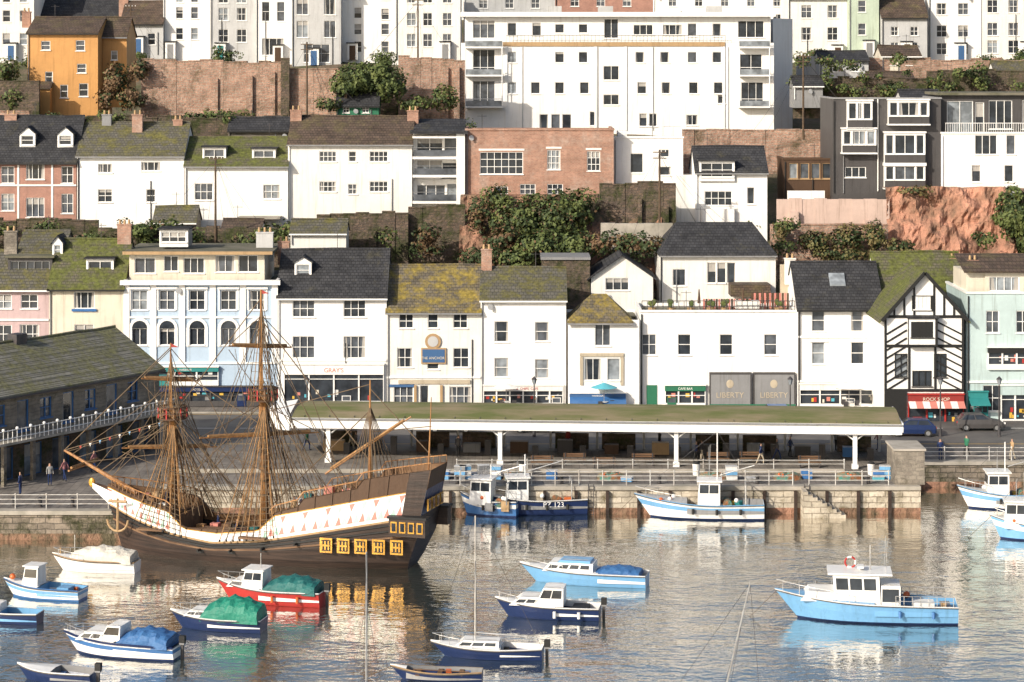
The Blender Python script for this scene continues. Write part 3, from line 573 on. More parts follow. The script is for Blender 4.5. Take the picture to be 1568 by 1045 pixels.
B,x0,x1,z0,ze=bld('mossy_roof_house',1345,1480,470,600,221,9,'white2',('x',388,'slate_green'),[]); chimney(B,1462,392,420,225,.9); B.done()
B,x0,x1,z0,ze=bld('aqua_house',1480,1640,450,650,212.5,10,'aqua',('f','roofflat','trim'),grid((1520,1566,1610),(493,),20,34)+[(1535,610,60,40,4,2)],corn=[585])
facade(B,X(1508,213.5),X(1640,213.5),Z(450,213.5),Z(416,213.5),213.5,pw([(1538,435,46,22,4,1),(1600,435,46,22,4,1)],213.5),'cream'); slab(B,'roof_upper','slate_brown',[(X(1480,212),213.0,Z(416,213)),(X(1642,212),213.0,Z(416,213)),(X(1642,212),218,Z(388,218)),(X(1480,212),218,Z(388,218))])
B.box('back_storey','cream',X(1482,213),X(1640,213),213.7,220,Z(450,213),Z(418,213)); shop(B,1512,1600,532,566,212.5,'black',4,door=False); shop(B,1532,1640,590,650,212.5,'aqua',5); shop(B,1482,1512,600,640,212.5,'teal',1,frame='teal',awn='teal'); chimney(B,1490,395,430,216); B.done()
# ---------------------------------------------------------------- walls / banks
def wall(name,pa,pb,pt,pbm,Y,mat,th=.6,cap=True,ptb=None,rag=.06):
    B=MB(name,(X((pa+pb)/2,Y),Y,Z(pbm,Y)),world=True); x0=X(pa,Y); x1=X(pb,Y); n=max(1,int((x1-x0)/1.3)); za=Z(pt,Y); zb=Z(ptb if ptb is not None else pt,Y)
    for i in range(n):
        a=x0+(x1-x0)*i/n; b=x0+(x1-x0)*(i+1)/n; z=za+(zb-za)*(i+.5)/n+random.uniform(-rag,rag); dy=random.uniform(-.05,.05)
        B.box('stonework',mat,a,b-.002,Y+dy,Y+th+dy,Z(pbm,Y)-2.5,z)
        if cap: B.box('coping',mat,a,b-.002,Y+dy-.07,Y+th+dy+.07,z,z+.12)
        if random.random()<.18 and z-Z(pbm,Y)>3: w=random.uniform(.4,.9); B.box('buttresses',mat,a,a+w,Y+dy-random.uniform(.25,.6),Y+dy-.001,Z(pbm,Y)-2.5,z-random.uniform(.4,2.4))
    B.done()
def bank(name,pa,pb,pt,pbm,Yt,Yb,mat,amp=.7,ext=2):
    x0=X(pa,Yt); x1=X(pb,Yt); zt=Z(pt,Yt); zb=Z(pbm,Yb); nx=int((x1-x0)/.35)+2; nz=26; v=[];f=[]
    for j in range(nz+1):
        t=j/nz
        for i in range(nx+1):
            x=x0+(x1-x0)*i/nx; y=Yb+(Yt-Yb)*t; z=zb-ext+(zt-zb+ext)*t
            d=noise.fractal(Vector((x*.4,z*.4,Yt)),.75,2.2,6)*amp; y+=-d; z+=d*.3
            v.append((x,y,z))
    for i in range(nx+1): v.append((x0+(x1-x0)*i/nx,Yt+3,zt))
    for j in range(nz+1):
        for i in range(nx): f.append((j*(nx+1)+i,j*(nx+1)+i+1,(j+1)*(nx+1)+i+1,(j+1)*(nx+1)+i))
    sheet(name,mat,v,f)
wall('retaining_wall',485,625,328,395,242,'stone_dark',rag=.2); wall('retaining_wall',625,712,318,400,243,'stone_dark',rag=.3)
wall('retaining_wall',150,440,348,372,240,'stone_dark',cap=False,rag=.2); wall('garden_wall',-80,150,338,372,241,'stone_dark',rag=.2)  # shade on these walls is put into the dark stone colour
wall('retaining_wall',440,520,352,378,239,'white2',cap=False)
bank('ivy_covered_bank',705,1010,300,415,247,236,'rock_dark',1.3)
wall('retaining_wall',920,1030,342,352,238,'concrete',.5,False); wall('stone_wall',918,1035,282,338,244,'stone_dark',rag=.2)
wall('retaining_wall',1190,1362,305,350,246,'peach',cap=False); wall('retaining_wall',1180,1360,345,395,243,'stone_red')
bank('red_rock_cliff',1355,1545,288,400,247,241,'rock',1.2,4)
wall('retaining_wall',1045,1280,200,232,262,'stone_red')
wall('retaining_wall',216,432,92,182,275,'stone_red',1.0,ptb=97,rag=.15); wall('retaining_wall',440,520,106,172,275,'stone_red'); wall('retaining_wall',610,712,88,172,277,'stone_red',ptb=92,rag=.2)
wall('buttress',430,443,90,185,274,'stone_dark'); wall('retaining_wall',-40,60,125,185,274,'stone_dark')
wall('retaining_wall',520,612,120,176,278,'stone_dark'); wall('garden_wall',-100,45,172,205,268,'stone_red'); wall('garden_wall',60,440,180,200,266,'stone_dark',rag=.2)
wall('retaining_wall',1215,1420,120,150,283,'stone_dark',rag=.2); wall('retaining_wall',1300,1660,92,110,300,'stone_red',rag=.25); wall('garden_wall',1220,1300,88,105,300,'grey_pale')
wall('retaining_wall',1420,1660,110,140,284,'stone_dark',rag=.25); wall('retaining_wall',1560,1760,290,400,244,'stone_red')
# ---------------------------------------------------------------- ROW 2
R2=250.
B,x0,x1,z0,ze=bld('coral_brick_terrace',-60,117,245,335,R2,9,'brick_coral',('x',180,'slate'),[(12,268,20,26),(54,262,28,26,3,1),(103,268,18,26),(12,310,20,26),(54,318,28,30,3,1),(103,312,18,30)],corn=[284])
for px in (42,100): dormer(B,px,205,223,24,R2+1.2,pitched=.7,nx=1)
for px in (28,80): x=X(px,R2); B.box('quoins','trim',x-.1,x+.1,R2-.06,R2-.004,z0,ze)
chimney(B,16,172,195,R2+4,1.3); chimney(B,-30,172,195,R2+4,1.3); chimney(B,163,172,215,R2+4,1.0,'grey_mid'); B.done()
B,x0,x1,z0,ze=bld('white_cottage',118,282,236,345,R2,9,'white',('x',190,'slate_moss'),[(161,258,22,14,3,1),(231,255,30,14,3,1),(161,300,22,20,2,2),(231,300,14,20,1,2)]); chimney(B,210,172,212,R2+3,1.1,'brick_red'); chimney(B,272,180,215,R2+4,1.0,'brick_red')
B.done()
B,x0,x1,z0,ze=bld('mossy_roof_cottage',283,441,252,336,R2-.5,9,'white',('x',212,'slate_green'),[(312,294,28,26,3,2),(416,294,26,22,2,2)])
dormer(B,328,226,252,36,R2+.4,nx=2); dormer(B,404,228,252,36,R2+.4,nx=2); B.box('porch_roof','concrete',X(365,R2-2),X(430,R2-2),R2-3,R2-.6,Z(333,R2),Z(330,R2)); B.done()
B,x0,x1,z0,ze=bld('tall_white_villa',441,631,219,330,R2,10,'white2',('x',180,'slate_brown'),[(502,240,26,16,4,2),(540,240,12,16,1,2),(580,240,28,16,4,2),(502,286,26,16,4,2),(540,290,14,16,2,2),(580,286,28,16,4,2)]); chimney(B,453,165,200,R2+4,1.2); chimney(B,632,166,200,R2+4,1.2); B.done()
B=MB('balconied_flats',(X(670,R2),R2,18),world=True); xa=X(632,R2); xb=X(712,R2); Y2=R2+1
body(B,xa,xb,15,Z(205,R2),Y2,9,pw([(658,225,40,26,2,1),(690,222,20,22,1,1),(658,258,40,26,2,1),(688,262,24,26,1,1),(660,298,44,30,3,1),(694,295,20,28,1,1)],Y2),'white')
for py in (208,240,268,308): z=Z(py,R2); B.box('balcony_slab','trim',xa,xb,R2-.6,Y2-.005,z-.25,z)
for py in (240,268,308):
    z=Z(py,R2); B.box('balcony_glass','g2',xa+.2,xb-.2,R2-.55,R2-.52,z+.05,z+.7); B.tube('balcony_rail','metal',(xa,R2-.53,z+.95),(xb,R2-.53,z+.95),.03)
B.box('end_pier','trim',xb-.9,xb,R2-.65,Y2-.01,15,Z(205,R2)); B.box('roof','slate',xa-.3,xb+.3,R2-1,Y2+9,Z(205,R2),Z(200,R2)); slab(B,'roof_upper','slate',[(xa,Y2,Z(202,R2)),(xb,Y2,Z(202,R2)),(xb,Y2+5,Z(182,R2+6)),(xa,Y2+5,Z(182,R2+6))]); B.done()
B,x0,x1,z0,ze=bld('brick_building',713,940,200,300,R2,9,'brick_red',('f','roofflat','brick_red'),[(768,250,66,34,6,3),(848,245,20,30,3,3),(909,247,20,30,3,3),(808,290,24,16,3,2),(850,290,24,16,3,2),(768,292,20,12,2,1)])
for (cx,cy,w) in ((768,231,70),(848,228,24),(909,230,24)): B.box('brick_lintels','white2',X(cx-w/2,R2),X(cx+w/2,R2),R2-.05,R2-.004,Z(cy,R2),Z(cy-3,R2))
B.done()
B,x0,x1,z0,ze=bld('white_tower_house',940,1046,212,280,R2+2,7,'white',('f','roofflat'),[(975,250,20,30,1,1),(1018,235,14,12,1,1),(1018,262,20,14,1,1)],ext=3)
B.box('upper_room','white2',X(1020,R2),X(1047,R2),R2+3,R2+6,ze,Z(196,R2)); B.box('lower_room','white',X(948,R2),X(962,R2),R2+3,R2+6,ze,Z(202,R2)); B.done()
B,x0,x1,z0,ze=bld('white_bay_house',1065,1175,262,345,R2-2,8,'white',('x',226,'slate'),[(1100,304,42,22,4,2),(1150,300,12,26,1,1)],ext=4); dormer(B,1098,247,272,54,R2-2.3,nx=3)
B.box('side_wing','white2',X(1035,R2),X(1065,R2)-.02,R2-1,R2+5,14,Z(270,R2)); B.box('bay','white',X(1076,R2-3),X(1125,R2-3),R2-2.6,R2-2.05,Z(345,R2),Z(318,R2)); B.done()
B,x0,x1,z0,ze=bld('timber_summerhouse',1200,1275,245,305,R2+1,6,'brown_paint',('f','slate'),[(1215,262,14,24,1,1),(1232,262,14,24,1,1),(1249,262,14,24,1,1),(1266,262,14,24,1,1)],fr='tan',ext=2)
B.box('white_parapet','white',X(1205,R2),X(1262,R2),R2-.5,R2-.3,Z(305,R2),Z(292,R2)); B.done()
B,x0,x1,z0,ze=bld('dark_bay_flats',1275,1441,152,293,R2-1,10,'grey_dark',('f','roofflat','grey_mid'),[(1310,264,32,16,3,1)],sill=True)
for (cx,cy,w,h) in ((1317,176,38,42),(1392,172,62,36),(1316,216,52,36),(1386,228,62,48),(1386,270,62,36)):
    Yb=R2-1.9; xa=X(cx-w/2,Yb); xb=X(cx+w/2,Yb); za=Z(cy+h/2,Yb); zb=Z(cy-h/2,Yb); zm=za+(zb-za)*.3
    facade(B,xa,xb,zm,zb,Yb,[(xa+.12,xa+.95,zm+.1,zb-.2,1,1),(xa+1.07,xb-1.07,zm+.1,zb-.2,2,1),(xb-.95,xb-.12,zm+.1,zb-.2,1,1)],'trim'); 
    facade(B,xa,xb,za,zm,Yb,[],'grey_dark'); 
    for xx in(xa,xb): B.poly('walls','trim',[(xx,Yb,za),(xx,R2-1,za),(xx,R2-1,zb),(xx,Yb,zb)])
    B.box('bay_roof','trim',xa-.1,xb+.1,Yb-.12,R2-1.01,zb,zb+.16); B.box('bay_base','trim',xa-.1,xb+.1,Yb-.12,R2-1.01,za-.16,za)
x=X(1344,R2-1); B.tube('downpipe','trim',(x,R2-1.12,z0),(x,R2-1.12,ze),.06); B.done()
B,x0,x1,z0,ze=bld('balcony_house',1441,1660,205,286,R2-1,10,'white',('f','roofflat'),[(1510,222,34,30,3,1),(1495,266,14,26,1,1),(1545,266,14,26,1,1),(1548,222,14,30,1,1),(1620,250,20,26)],ext=3)
Y2=R2+.4; body(B,X(1441,Y2),X(1600,Y2),Z(206,Y2),Z(146,Y2),Y2,8,pw([(1470,180,40,50,2,1),(1500,180,14,46,1,1),(1532,176,36,44,3,1),(1580,176,30,44,2,1)],Y2),'grey_dark'); B.box('roof','roofflat',X(1436,Y2),X(1604,Y2),Y2-.6,Y2+8,Z(146,Y2),Z(142,Y2))
z=Z(203,R2)
for i in range(46):
    x=X(1446,R2)+i*.24
    B.tube('balcony_balusters','trim',(x,R2-.8,z),(x,R2-.8,z+1.0),.022)
B.tube('balcony_rail','trim',(X(1446,R2),R2-.8,z+1),(X(1604,R2),R2-.8,z+1),.04); B.done()
def hut(name,pa,pb,pe,pr,pbm,Y,d,wl,rf,wins=()):
    B,*_=bld(name,pa,pb,pe,pbm,Y,d,wl,('x',pr,rf),list(wins)); B.done()
hut('garden_shed',350,445,198,182,215,262,4,'stone_grey','slate'); hut('garden_pavilion',515,580,160,145,176,270,3.5,'green','slate',[(530,168,10,10),(560,168,10,10)])
hut('outbuilding',445,530,355,338,372,236,4,'white2','slate_moss'); hut('outbuilding',30,100,378,355,395,233,5,'stone_grey','slate_moss')
hut('outbuilding',235,300,338,318,352,245,4,'stone_grey','slate_moss'); hut('outbuilding',1380,1440,150,140,165,268,4,'grey_pale','slate')
hut('outbuilding',340,400,350,338,362,243,4,'white2','slate_brown')
# ---------------------------------------------------------------- ROW 3
R3=285.
B,x0,x1,z0,ze=bld('orange_house',42,150,50,163,278,10,'orange',('x',28,'slate_brown'),[(70,70,14,14,1,2),(123,70,14,16,1,2),(125,105,14,14,1,2),(75,118,12,16,1,2),(98,140,12,20,1,2),(128,138,14,20,1,2)])
body(B,X(20,277),X(78,277),Z(175,277),Z(135,277),276.5,1.4,pw([(48,150,12,14)],276.5),'orange'); slab(B,'lean_to_roof','slate_brown',[(X(18,277),276.2,Z(135,277)),(X(80,277),276.2,Z(135,277)),(X(78,277),277.95,Z(125,277)),(X(20,277),277.95,Z(125,277))])
chimney(B,40,15,30,283,1); body(B,x1+.02,X(196,282),Z(165,280),Z(48,280)-.5,281,7,pw([(175,85,10,14,1,1)],281),'orange'); roof_x(B,x1+.02,X(196,282),281,7,Z(48,280)-.5,Z(28,284),'slate_brown','orange'); B.done()
B=MB('white_apartment_block',(X(960,R3),R3,26),world=True); xa=X(706,R3); xb=X(1185,R3); zt=Z(66,R3); zb=Z(200,R3)
wins=grid((784,857,893,980,1018,1060,1098),(88,),14,17,1,1)+grid((784,820,857,895,983,1020,1062,1100),(135,),14,18,1,1)+[(936,112,24,22,2,1),(936,153,24,16,2,1),(833,186,14,22,1,1),(851,186,14,22,1,1),(868,186,14,22,1,1),(908,182,10,22,1,1),(985,184,12,20,1,1),(1000,184,12,20,1,1),(1060,184,18,16,2,1),(1105,152,12,14,1,1)]
wins+=[(741,92,34,32,3,1),(741,140,34,32,3,1),(1150,98,34,30,2,1),(1152,142,34,32,3,1)]
body(B,xa,xb,zb-3,zt,R3,13,pw(wins,R3),'white',fr='trim')
Y2=R3+1.0; xc=X(712,Y2); xd=X(1180,Y2)
body(B,xc,xd,zt-.1,Z(25,Y2),Y2,11,pw([(741,45,34,28,3,1),(784,45,14,20,1,1),(822,45,14,20,1,1),(857,44,14,14,1,1),(893,44,14,14,1,1),(936,44,22,30,2,1),(985,46,30,16,3,1),(1030,46,30,16,3,1),(1060,46,14,20,1,1),(1098,46,14,20,1,1),(1150,45,40,26,3,1)],Y2),'white')
B.box('roof','roofflat',xc-.5,xd+.5,Y2-.9,Y2+11.5,Z(25,Y2),Z(20,Y2)); B.box('fascia','trim',xc-.52,xd+.52,Y2-.95,Y2-.91,Z(26,Y2),Z(19,Y2))
B.box('brown_band','tan',X(770,R3),X(1110,R3),R3-.14,R3-.004,zt-.4,zt+.1); B.box('terrace_deck','roofflat',xa+.1,xb-.1,R3+.1,R3+1,zt-.3,zt+.02)
B.poly('lower_wing','white',[(xb,R3+1,zb-3),(X(1215,R3+6),R3+7,zb-3),(X(1215,R3+6),R3+7,zt+3),(xb,R3+1,zt+3)]); B.box('side_wing','grey_pale',xb+.01,X(1213,R3+6),R3+7,R3+13,zb-3,zt+3)
for (pa,pb_) in ((712,770),(1130,1178)):
    for py in (72,115,163):
        z=Z(py,R3); B.box('balcony_slab','trim',X(pa,R3),X(pb_,R3),R3-1.2,R3-.005,z-.18,z); B.box('balcony_glass','g3',X(pa,R3)+.05,X(pb_,R3)-.05,R3-1.15,R3-1.12,z+.02,z+.7)
        B.tube('balcony_rail','trim',(X(pa,R3),R3-1.13,z+.9),(X(pb_,R3),R3-1.13,z+.9),.04)
    for px in (pa+1,pb_-1): B.tube('balcony_posts','trim',(X(px,R3),R3-1.13,Z(163,R3)),(X(px,R3),R3-1.13,Z(72,R3)),.07)
for px in (775,912,958,1108): B.box('pilaster','trim',X(px,R3)-.15,X(px,R3)+.15,R3-.13,R3-.006,zb,zt-.45)
for i in range(60): x=X(775,R3)+i*.45; B.tube('terrace_railing','darkmetal',(x,R3+.2,zt),(x,R3+.2,zt+.9),.02)
B.tube('terrace_railing','darkmetal',(X(775,R3),R3+.2,zt+.9),(X(775,R3)+59*.45,R3+.2,zt+.9),.03)
for px in (800,915,1000,1115): B.tube('downpipe','grey_pale',(X(px,R3),R3-.07,zb),(X(px,R3),R3-.07,zt-.5),.05)
for px in (850,930,1100): B.box('roof_plant','grey_pale',X(px,R3)-.9,X(px,R3)+.9,R3+5,R3+7,Z(20,Y2),Z(20,Y2)+.9)
B.done()
hut('cream_cottage',1350,1410,85,72,108,300,6,'cream','slate_brown',[(1368,94,10,12),(1392,94,10,12)])
hut('grey_cottage',1255,1330,92,80,118,296,6,'grey_pale','slate',[(1275,104,14,12),(1310,104,12,12)])
hut('stone_outbuilding',1330,1400,122,112,138,290,4,'stone_red','slate_brown',[(1365,130,10,8)]); hut('white_outbuilding',1525,1600,118,96,140,292,6,'white2','slate_moss',[(1545,128,12,12)])
hut('grey_outbuilding',1215,1260,130,118,150,280,4,'grey_mid','slate')
hut('brown_shed',1440,1500,128,118,142,287,3,'brown_paint','slate_brown')
# ---------------------------------------------------------------- ROW 4
R4=330.
def row4(name,a,b,eave,base,wl,rf,wins,Y=R4,d=9,**k):
    B,x0,x1,z0,ze=bld(name,a,b,eave,base,Y,d,wl,('x',eave-32,rf),wins,**k)
    if random.random()<.7: chimney(B,a+4,eave-45,eave-20,Y+4,1.3)
    xp=random.uniform(x0+1,x1-1); B.box('porch','trim',xp-.7,xp+.7,Y-.9,Y-.01,z0,z0+2.3); B.box('porch_roof','slate',xp-.85,xp+.85,Y-1.05,Y-.012,z0+2.3,z0+2.45); B.box('front_door',random.choice(['signblue','grey_mid','teal','brown_paint']),xp-.42,xp+.42,Y-.93,Y-.905,z0,z0+2.0)
    B.done()
row4('cream_terrace_house',-60,52,-30,92,'white2','slate',grid((10,36,-20),(-5,25,60),12,18,1,2))
row4('brick_terrace_house',55,185,22,90,'brick_red','slate',grid((75,95,120,145,170),(38,),8,12,1,2)+grid((75,100,140,170),(68,),9,14,1,2),Y=335)
row4('grey_terrace_house',185,250,35,82,'grey_pale','slate_brown',grid((205,232),(60,),12,18,1,2),Y=329)
row4('white_terrace_house',250,322,-35,90,'white','slate',grid((275,298),(-5,20,52),11,18,1,2))
row4('grey_terrace_house',322,392,-30,92,'grey_pale','slate',grid((342,370),(-5,22,55),15,20,2,2))
row4('white_terrace_house',392,447,-20,95,'white','slate',grid((407,430),(18,),12,30,1,2)+[(418,72,34,26,3,1)],Y=329)
row4('grey_terrace_house',447,522,-25,100,'grey_pale','slate',grid((463,505),(10,45),18,26,2,1)+[(485,82,40,28,3,2)],Y=327)
row4('white_terrace_house',522,606,-45,92,'white','slate',grid((548,),(-8,20,45,72),12,17,1,2)+grid((590,),(-8,22,45,72),12,17,1,2))
row4('white_terrace_house',606,705,-25,90,'white2','slate',grid((630,655,685),(-5,30,62),14,20,2,2))
row4('pale_terrace_house',710,850,-10,70,'grey_pale','slate',grid((740,780,820),(5,30),13,16,2,2),Y=345)
row4('brick_terrace_house',850,1000,-14,70,'brick_coral','slate_brown',grid((880,920,960),(2,30),13,16,2,2),Y=345)
row4('white_terrace_house',1000,1205,-12,70,'white','slate',grid((1030,1070,1110,1150,1190),(2,30),12,16,2,2),Y=345)
row4('white_terrace_house',1207,1300,-5,95,'white2','slate',grid((1235,1275),(18,52),16,20,2,2))
row4('mint_terrace_house',1300,1346,-20,88,'mint','slate',grid((1320,),(10,45),12,18,1,2),Y=328)
row4('grey_terrace_house',1350,1420,25,90,'grey_pale','slate_brown',grid((1370,1400),(48,72),12,14,2,2),Y=327)
row4('white_terrace_house',1346,1450,-30,85,'white','slate',grid((1370,1400,1430),(-5,22),13,18,2,2),Y=340)
row4('white_terrace_house',1422,1500,-10,92,'white','slate',grid((1442,1475),(14,48,75),16,18,2,2))
row4('white_terrace_house',1500,1680,-20,90,'white2','slate',grid((1520,1552,1600,1640),(10,45,72),16,20,2,2))
cols=['white','white2','cream','grey_pale','aqua','peach','brick_coral','white']
for (Y,pe,pb_,xs) in ((R1,455,622,(range(-500,-150,110),range(1645,2000,110))),(R2,235,340,(range(-520,-150,90),range(1665,1960,90))),(R4,-5,90,(range(-460,-139,80),range(1685,1960,80))),(285,80,170,(range(-420,-110,110),range(1685,1960,110)))):
    for rg in xs:
        for px in rg:
            w=rg.step-2; e=pe+random.randint(-14,14); c=random.choice(cols)
            st=(pb_-pe)/ (3 if Y==R1 else 2); ws=[]
            for r in range(3 if Y==R1 else 2):
                for q in (.25,.5,.75): ws.append((px+w*q,e+st*(r+.5),16*220/Y,24*220/Y,2,2))
            B,*_=bld('terraced_house',px,px+w,e,pb_,Y,9,c,('x',e-45*220/Y,random.choice(['slate','slate_moss','slate_brown'])),ws); chimney(B,px+6,e-58*220/Y,e-25,Y+4,1.1); B.done()
for px in range(-300,1900,95):
    c=random.choice(cols); e=-60+random.randint(-12,12); B,*_=bld('terraced_house',px,px+88,e,20,400,9,c,('x',e-20,'slate'),grid((px+20,px+45,px+70),(e+20,e+50),9,14,1,2)); B.done()
# unseen terraces climbing the hill above the view, added for the water to reflect
for (Y,zb_) in ((440,50.5),(480,63),(520,75),(560,86)):
    x=-130.
    while x<130:
        w=random.uniform(9,15); h=random.uniform(7,10)
        if random.random()<.85:
            B=MB('terraced_house',(x+w/2,Y,zb_),world=True); c=random.choice(['white','white','white2','cream','grey_pale','peach']); ws=[]
            for r in range(int(h/3)):
                for q in range(3): cx=x+w*(q+.5)/3; ws.append((cx-.6,cx+.6,zb_+1+r*3,zb_+2.6+r*3,1,2))
            body(B,x,x+w,zb_-2,zb_+h,Y,9,ws,c); roof_x(B,x,x+w,Y,9,zb_+h,zb_+h+2.8,random.choice(['slate','slate_brown']),c); B.box('chimney','brick_red',x+.3,x+1.4,Y+4,Y+4.7,zb_+h,zb_+h+4); B.done()
        x+=w+random.choice([.1,.1,2.5])
# ---------------------------------------------------------------- poles and wires
def pole(px,py,Y,h=8.5):
    x=X(px,Y); z=Z(py,Y); B=MB('telegraph_pole',(x,Y,z)); B.tube('post','bark',(0,0,-1),(0,0,h),.13,.09,8)
    for zz in (h-.3,h-.9): B.box('crossarm','bark',-.7,.7,-.06,.06,zz,zz+.1)
    for q in (-.6,-.2,.2,.6): B.tube('insulators','trim',(q,0,h-.2),(q,0,h-.05),.04)
    for k in range(6):
        a=random.uniform(0,6.28); e=Vector((math.cos(a)*12,math.sin(a)*8,-2.5-random.random()*2)); p=Vector((0,0,h-.3)); prev=p
        for i in range(1,7): t=i/6; q=p.lerp(e,t)+Vector((0,0,-.8*math.sin(math.pi*t))); B.tube('wires','darkmetal',prev,q,.014,n=3); prev=q
    B.done()
pole(470,180,266); pole(1230,200,262); pole(640,100,300); pole(330,360,240,8); pole(1010,350,240,8); pole(200,110,300)
# ---------------------------------------------------------------- vegetation
def leafmass(name,ells,n,size=.3,mats=('leaf_a','leaf_b','leaf_c'),trunk=True):
    c0=Vector(ells[0][:3]); B=MB(name,(c0.x,c0.y,c0.z-ells[0][5]),world=True); tot=sum(e[3]*e[4]*e[5] for e in ells)
    for e in ells:
        k=int(n*e[3]*e[4]*e[5]/tot)
        for _ in range(k):
            d=Vector((random.gauss(0,1),random.gauss(0,1),random.gauss(0,1))).normalized(); r=random.random()**.35
            p=Vector((e[0]+d.x*e[3]*r,e[1]+d.y*e[4]*r,e[2]+d.z*e[5]*r))
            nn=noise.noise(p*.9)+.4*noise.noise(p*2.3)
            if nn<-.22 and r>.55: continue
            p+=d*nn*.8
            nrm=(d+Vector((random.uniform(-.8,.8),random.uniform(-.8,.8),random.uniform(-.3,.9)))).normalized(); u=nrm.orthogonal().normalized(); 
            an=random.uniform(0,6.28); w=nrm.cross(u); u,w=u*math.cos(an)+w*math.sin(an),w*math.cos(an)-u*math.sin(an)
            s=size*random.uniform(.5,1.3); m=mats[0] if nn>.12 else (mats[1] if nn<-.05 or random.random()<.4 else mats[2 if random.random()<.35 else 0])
            B.poly('leaf_clumps',m,[p-u*s-w*s*.4,p+u*s*.2-w*s*.7,p+u*s+w*s*.3,p-u*s*.1+w*s*.8])
        if trunk:
            b=Vector((e[0],e[1],e[2]-e[5]*1.15)); t=Vector((e[0],e[1],e[2]+e[5]*.3)); B.tube('trunk','bark',b,t,.22,.08,7)
            for _ in range(6):
                q=b.lerp(t,random.uniform(.3,.9)); B.tube('limbs','bark',q,q+Vector((random.uniform(-.7,.7)*e[3],random.uniform(-.7,.7)*e[4],random.uniform(.1,.6)*e[5])),.08,.02,5)
    B.done()
def E(px,py,Y,rw,rh,ry=1.5): return (X(px,Y),Y,Z(py,Y),rw*Y/F,ry,rh*Y/F)
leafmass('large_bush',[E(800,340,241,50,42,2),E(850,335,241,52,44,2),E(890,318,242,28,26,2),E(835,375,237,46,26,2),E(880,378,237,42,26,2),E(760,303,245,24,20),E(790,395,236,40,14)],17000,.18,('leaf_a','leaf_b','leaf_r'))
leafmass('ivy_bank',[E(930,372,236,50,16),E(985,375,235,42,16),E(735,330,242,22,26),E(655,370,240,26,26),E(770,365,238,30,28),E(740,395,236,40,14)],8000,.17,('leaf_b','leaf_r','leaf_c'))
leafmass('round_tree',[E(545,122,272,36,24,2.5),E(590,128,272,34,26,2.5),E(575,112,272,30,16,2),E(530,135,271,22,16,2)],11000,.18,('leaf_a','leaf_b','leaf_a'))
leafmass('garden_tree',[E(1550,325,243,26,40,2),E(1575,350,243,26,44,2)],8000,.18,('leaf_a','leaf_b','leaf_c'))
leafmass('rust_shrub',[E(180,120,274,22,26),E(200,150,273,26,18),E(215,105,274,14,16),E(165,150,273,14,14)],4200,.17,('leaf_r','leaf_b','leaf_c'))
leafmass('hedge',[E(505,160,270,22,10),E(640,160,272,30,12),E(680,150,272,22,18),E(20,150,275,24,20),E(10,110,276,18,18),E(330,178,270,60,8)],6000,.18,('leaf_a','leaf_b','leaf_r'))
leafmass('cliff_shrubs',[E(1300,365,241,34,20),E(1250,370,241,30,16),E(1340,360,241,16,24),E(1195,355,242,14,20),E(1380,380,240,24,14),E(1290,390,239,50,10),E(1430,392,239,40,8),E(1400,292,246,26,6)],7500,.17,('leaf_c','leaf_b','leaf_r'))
ell=[]
for _ in range(120):
    k=random.choice([0,0,0,1,2,2,3,3]); px=random.uniform(-150,1700)
    if k==0: px=random.choice([px,random.uniform(0,500)]); ell.append(E(px,random.uniform(345,382),239,random.uniform(10,26),random.uniform(6,14)))
    elif k==1: ell.append(E(px,random.uniform(178,200),264,random.uniform(8,20),random.uniform(5,10)))
    elif k==2: ell.append(E(random.uniform(1210,1660),random.uniform(90,150),282,random.uniform(6,16),random.uniform(5,12)))
    else: ell.append(E(px,random.uniform(80,100),316,random.uniform(8,20),random.uniform(5,11)))
leafmass('garden_shrubs',ell,36000,.16,('leaf_a','leaf_b','leaf_r'),trunk=False)
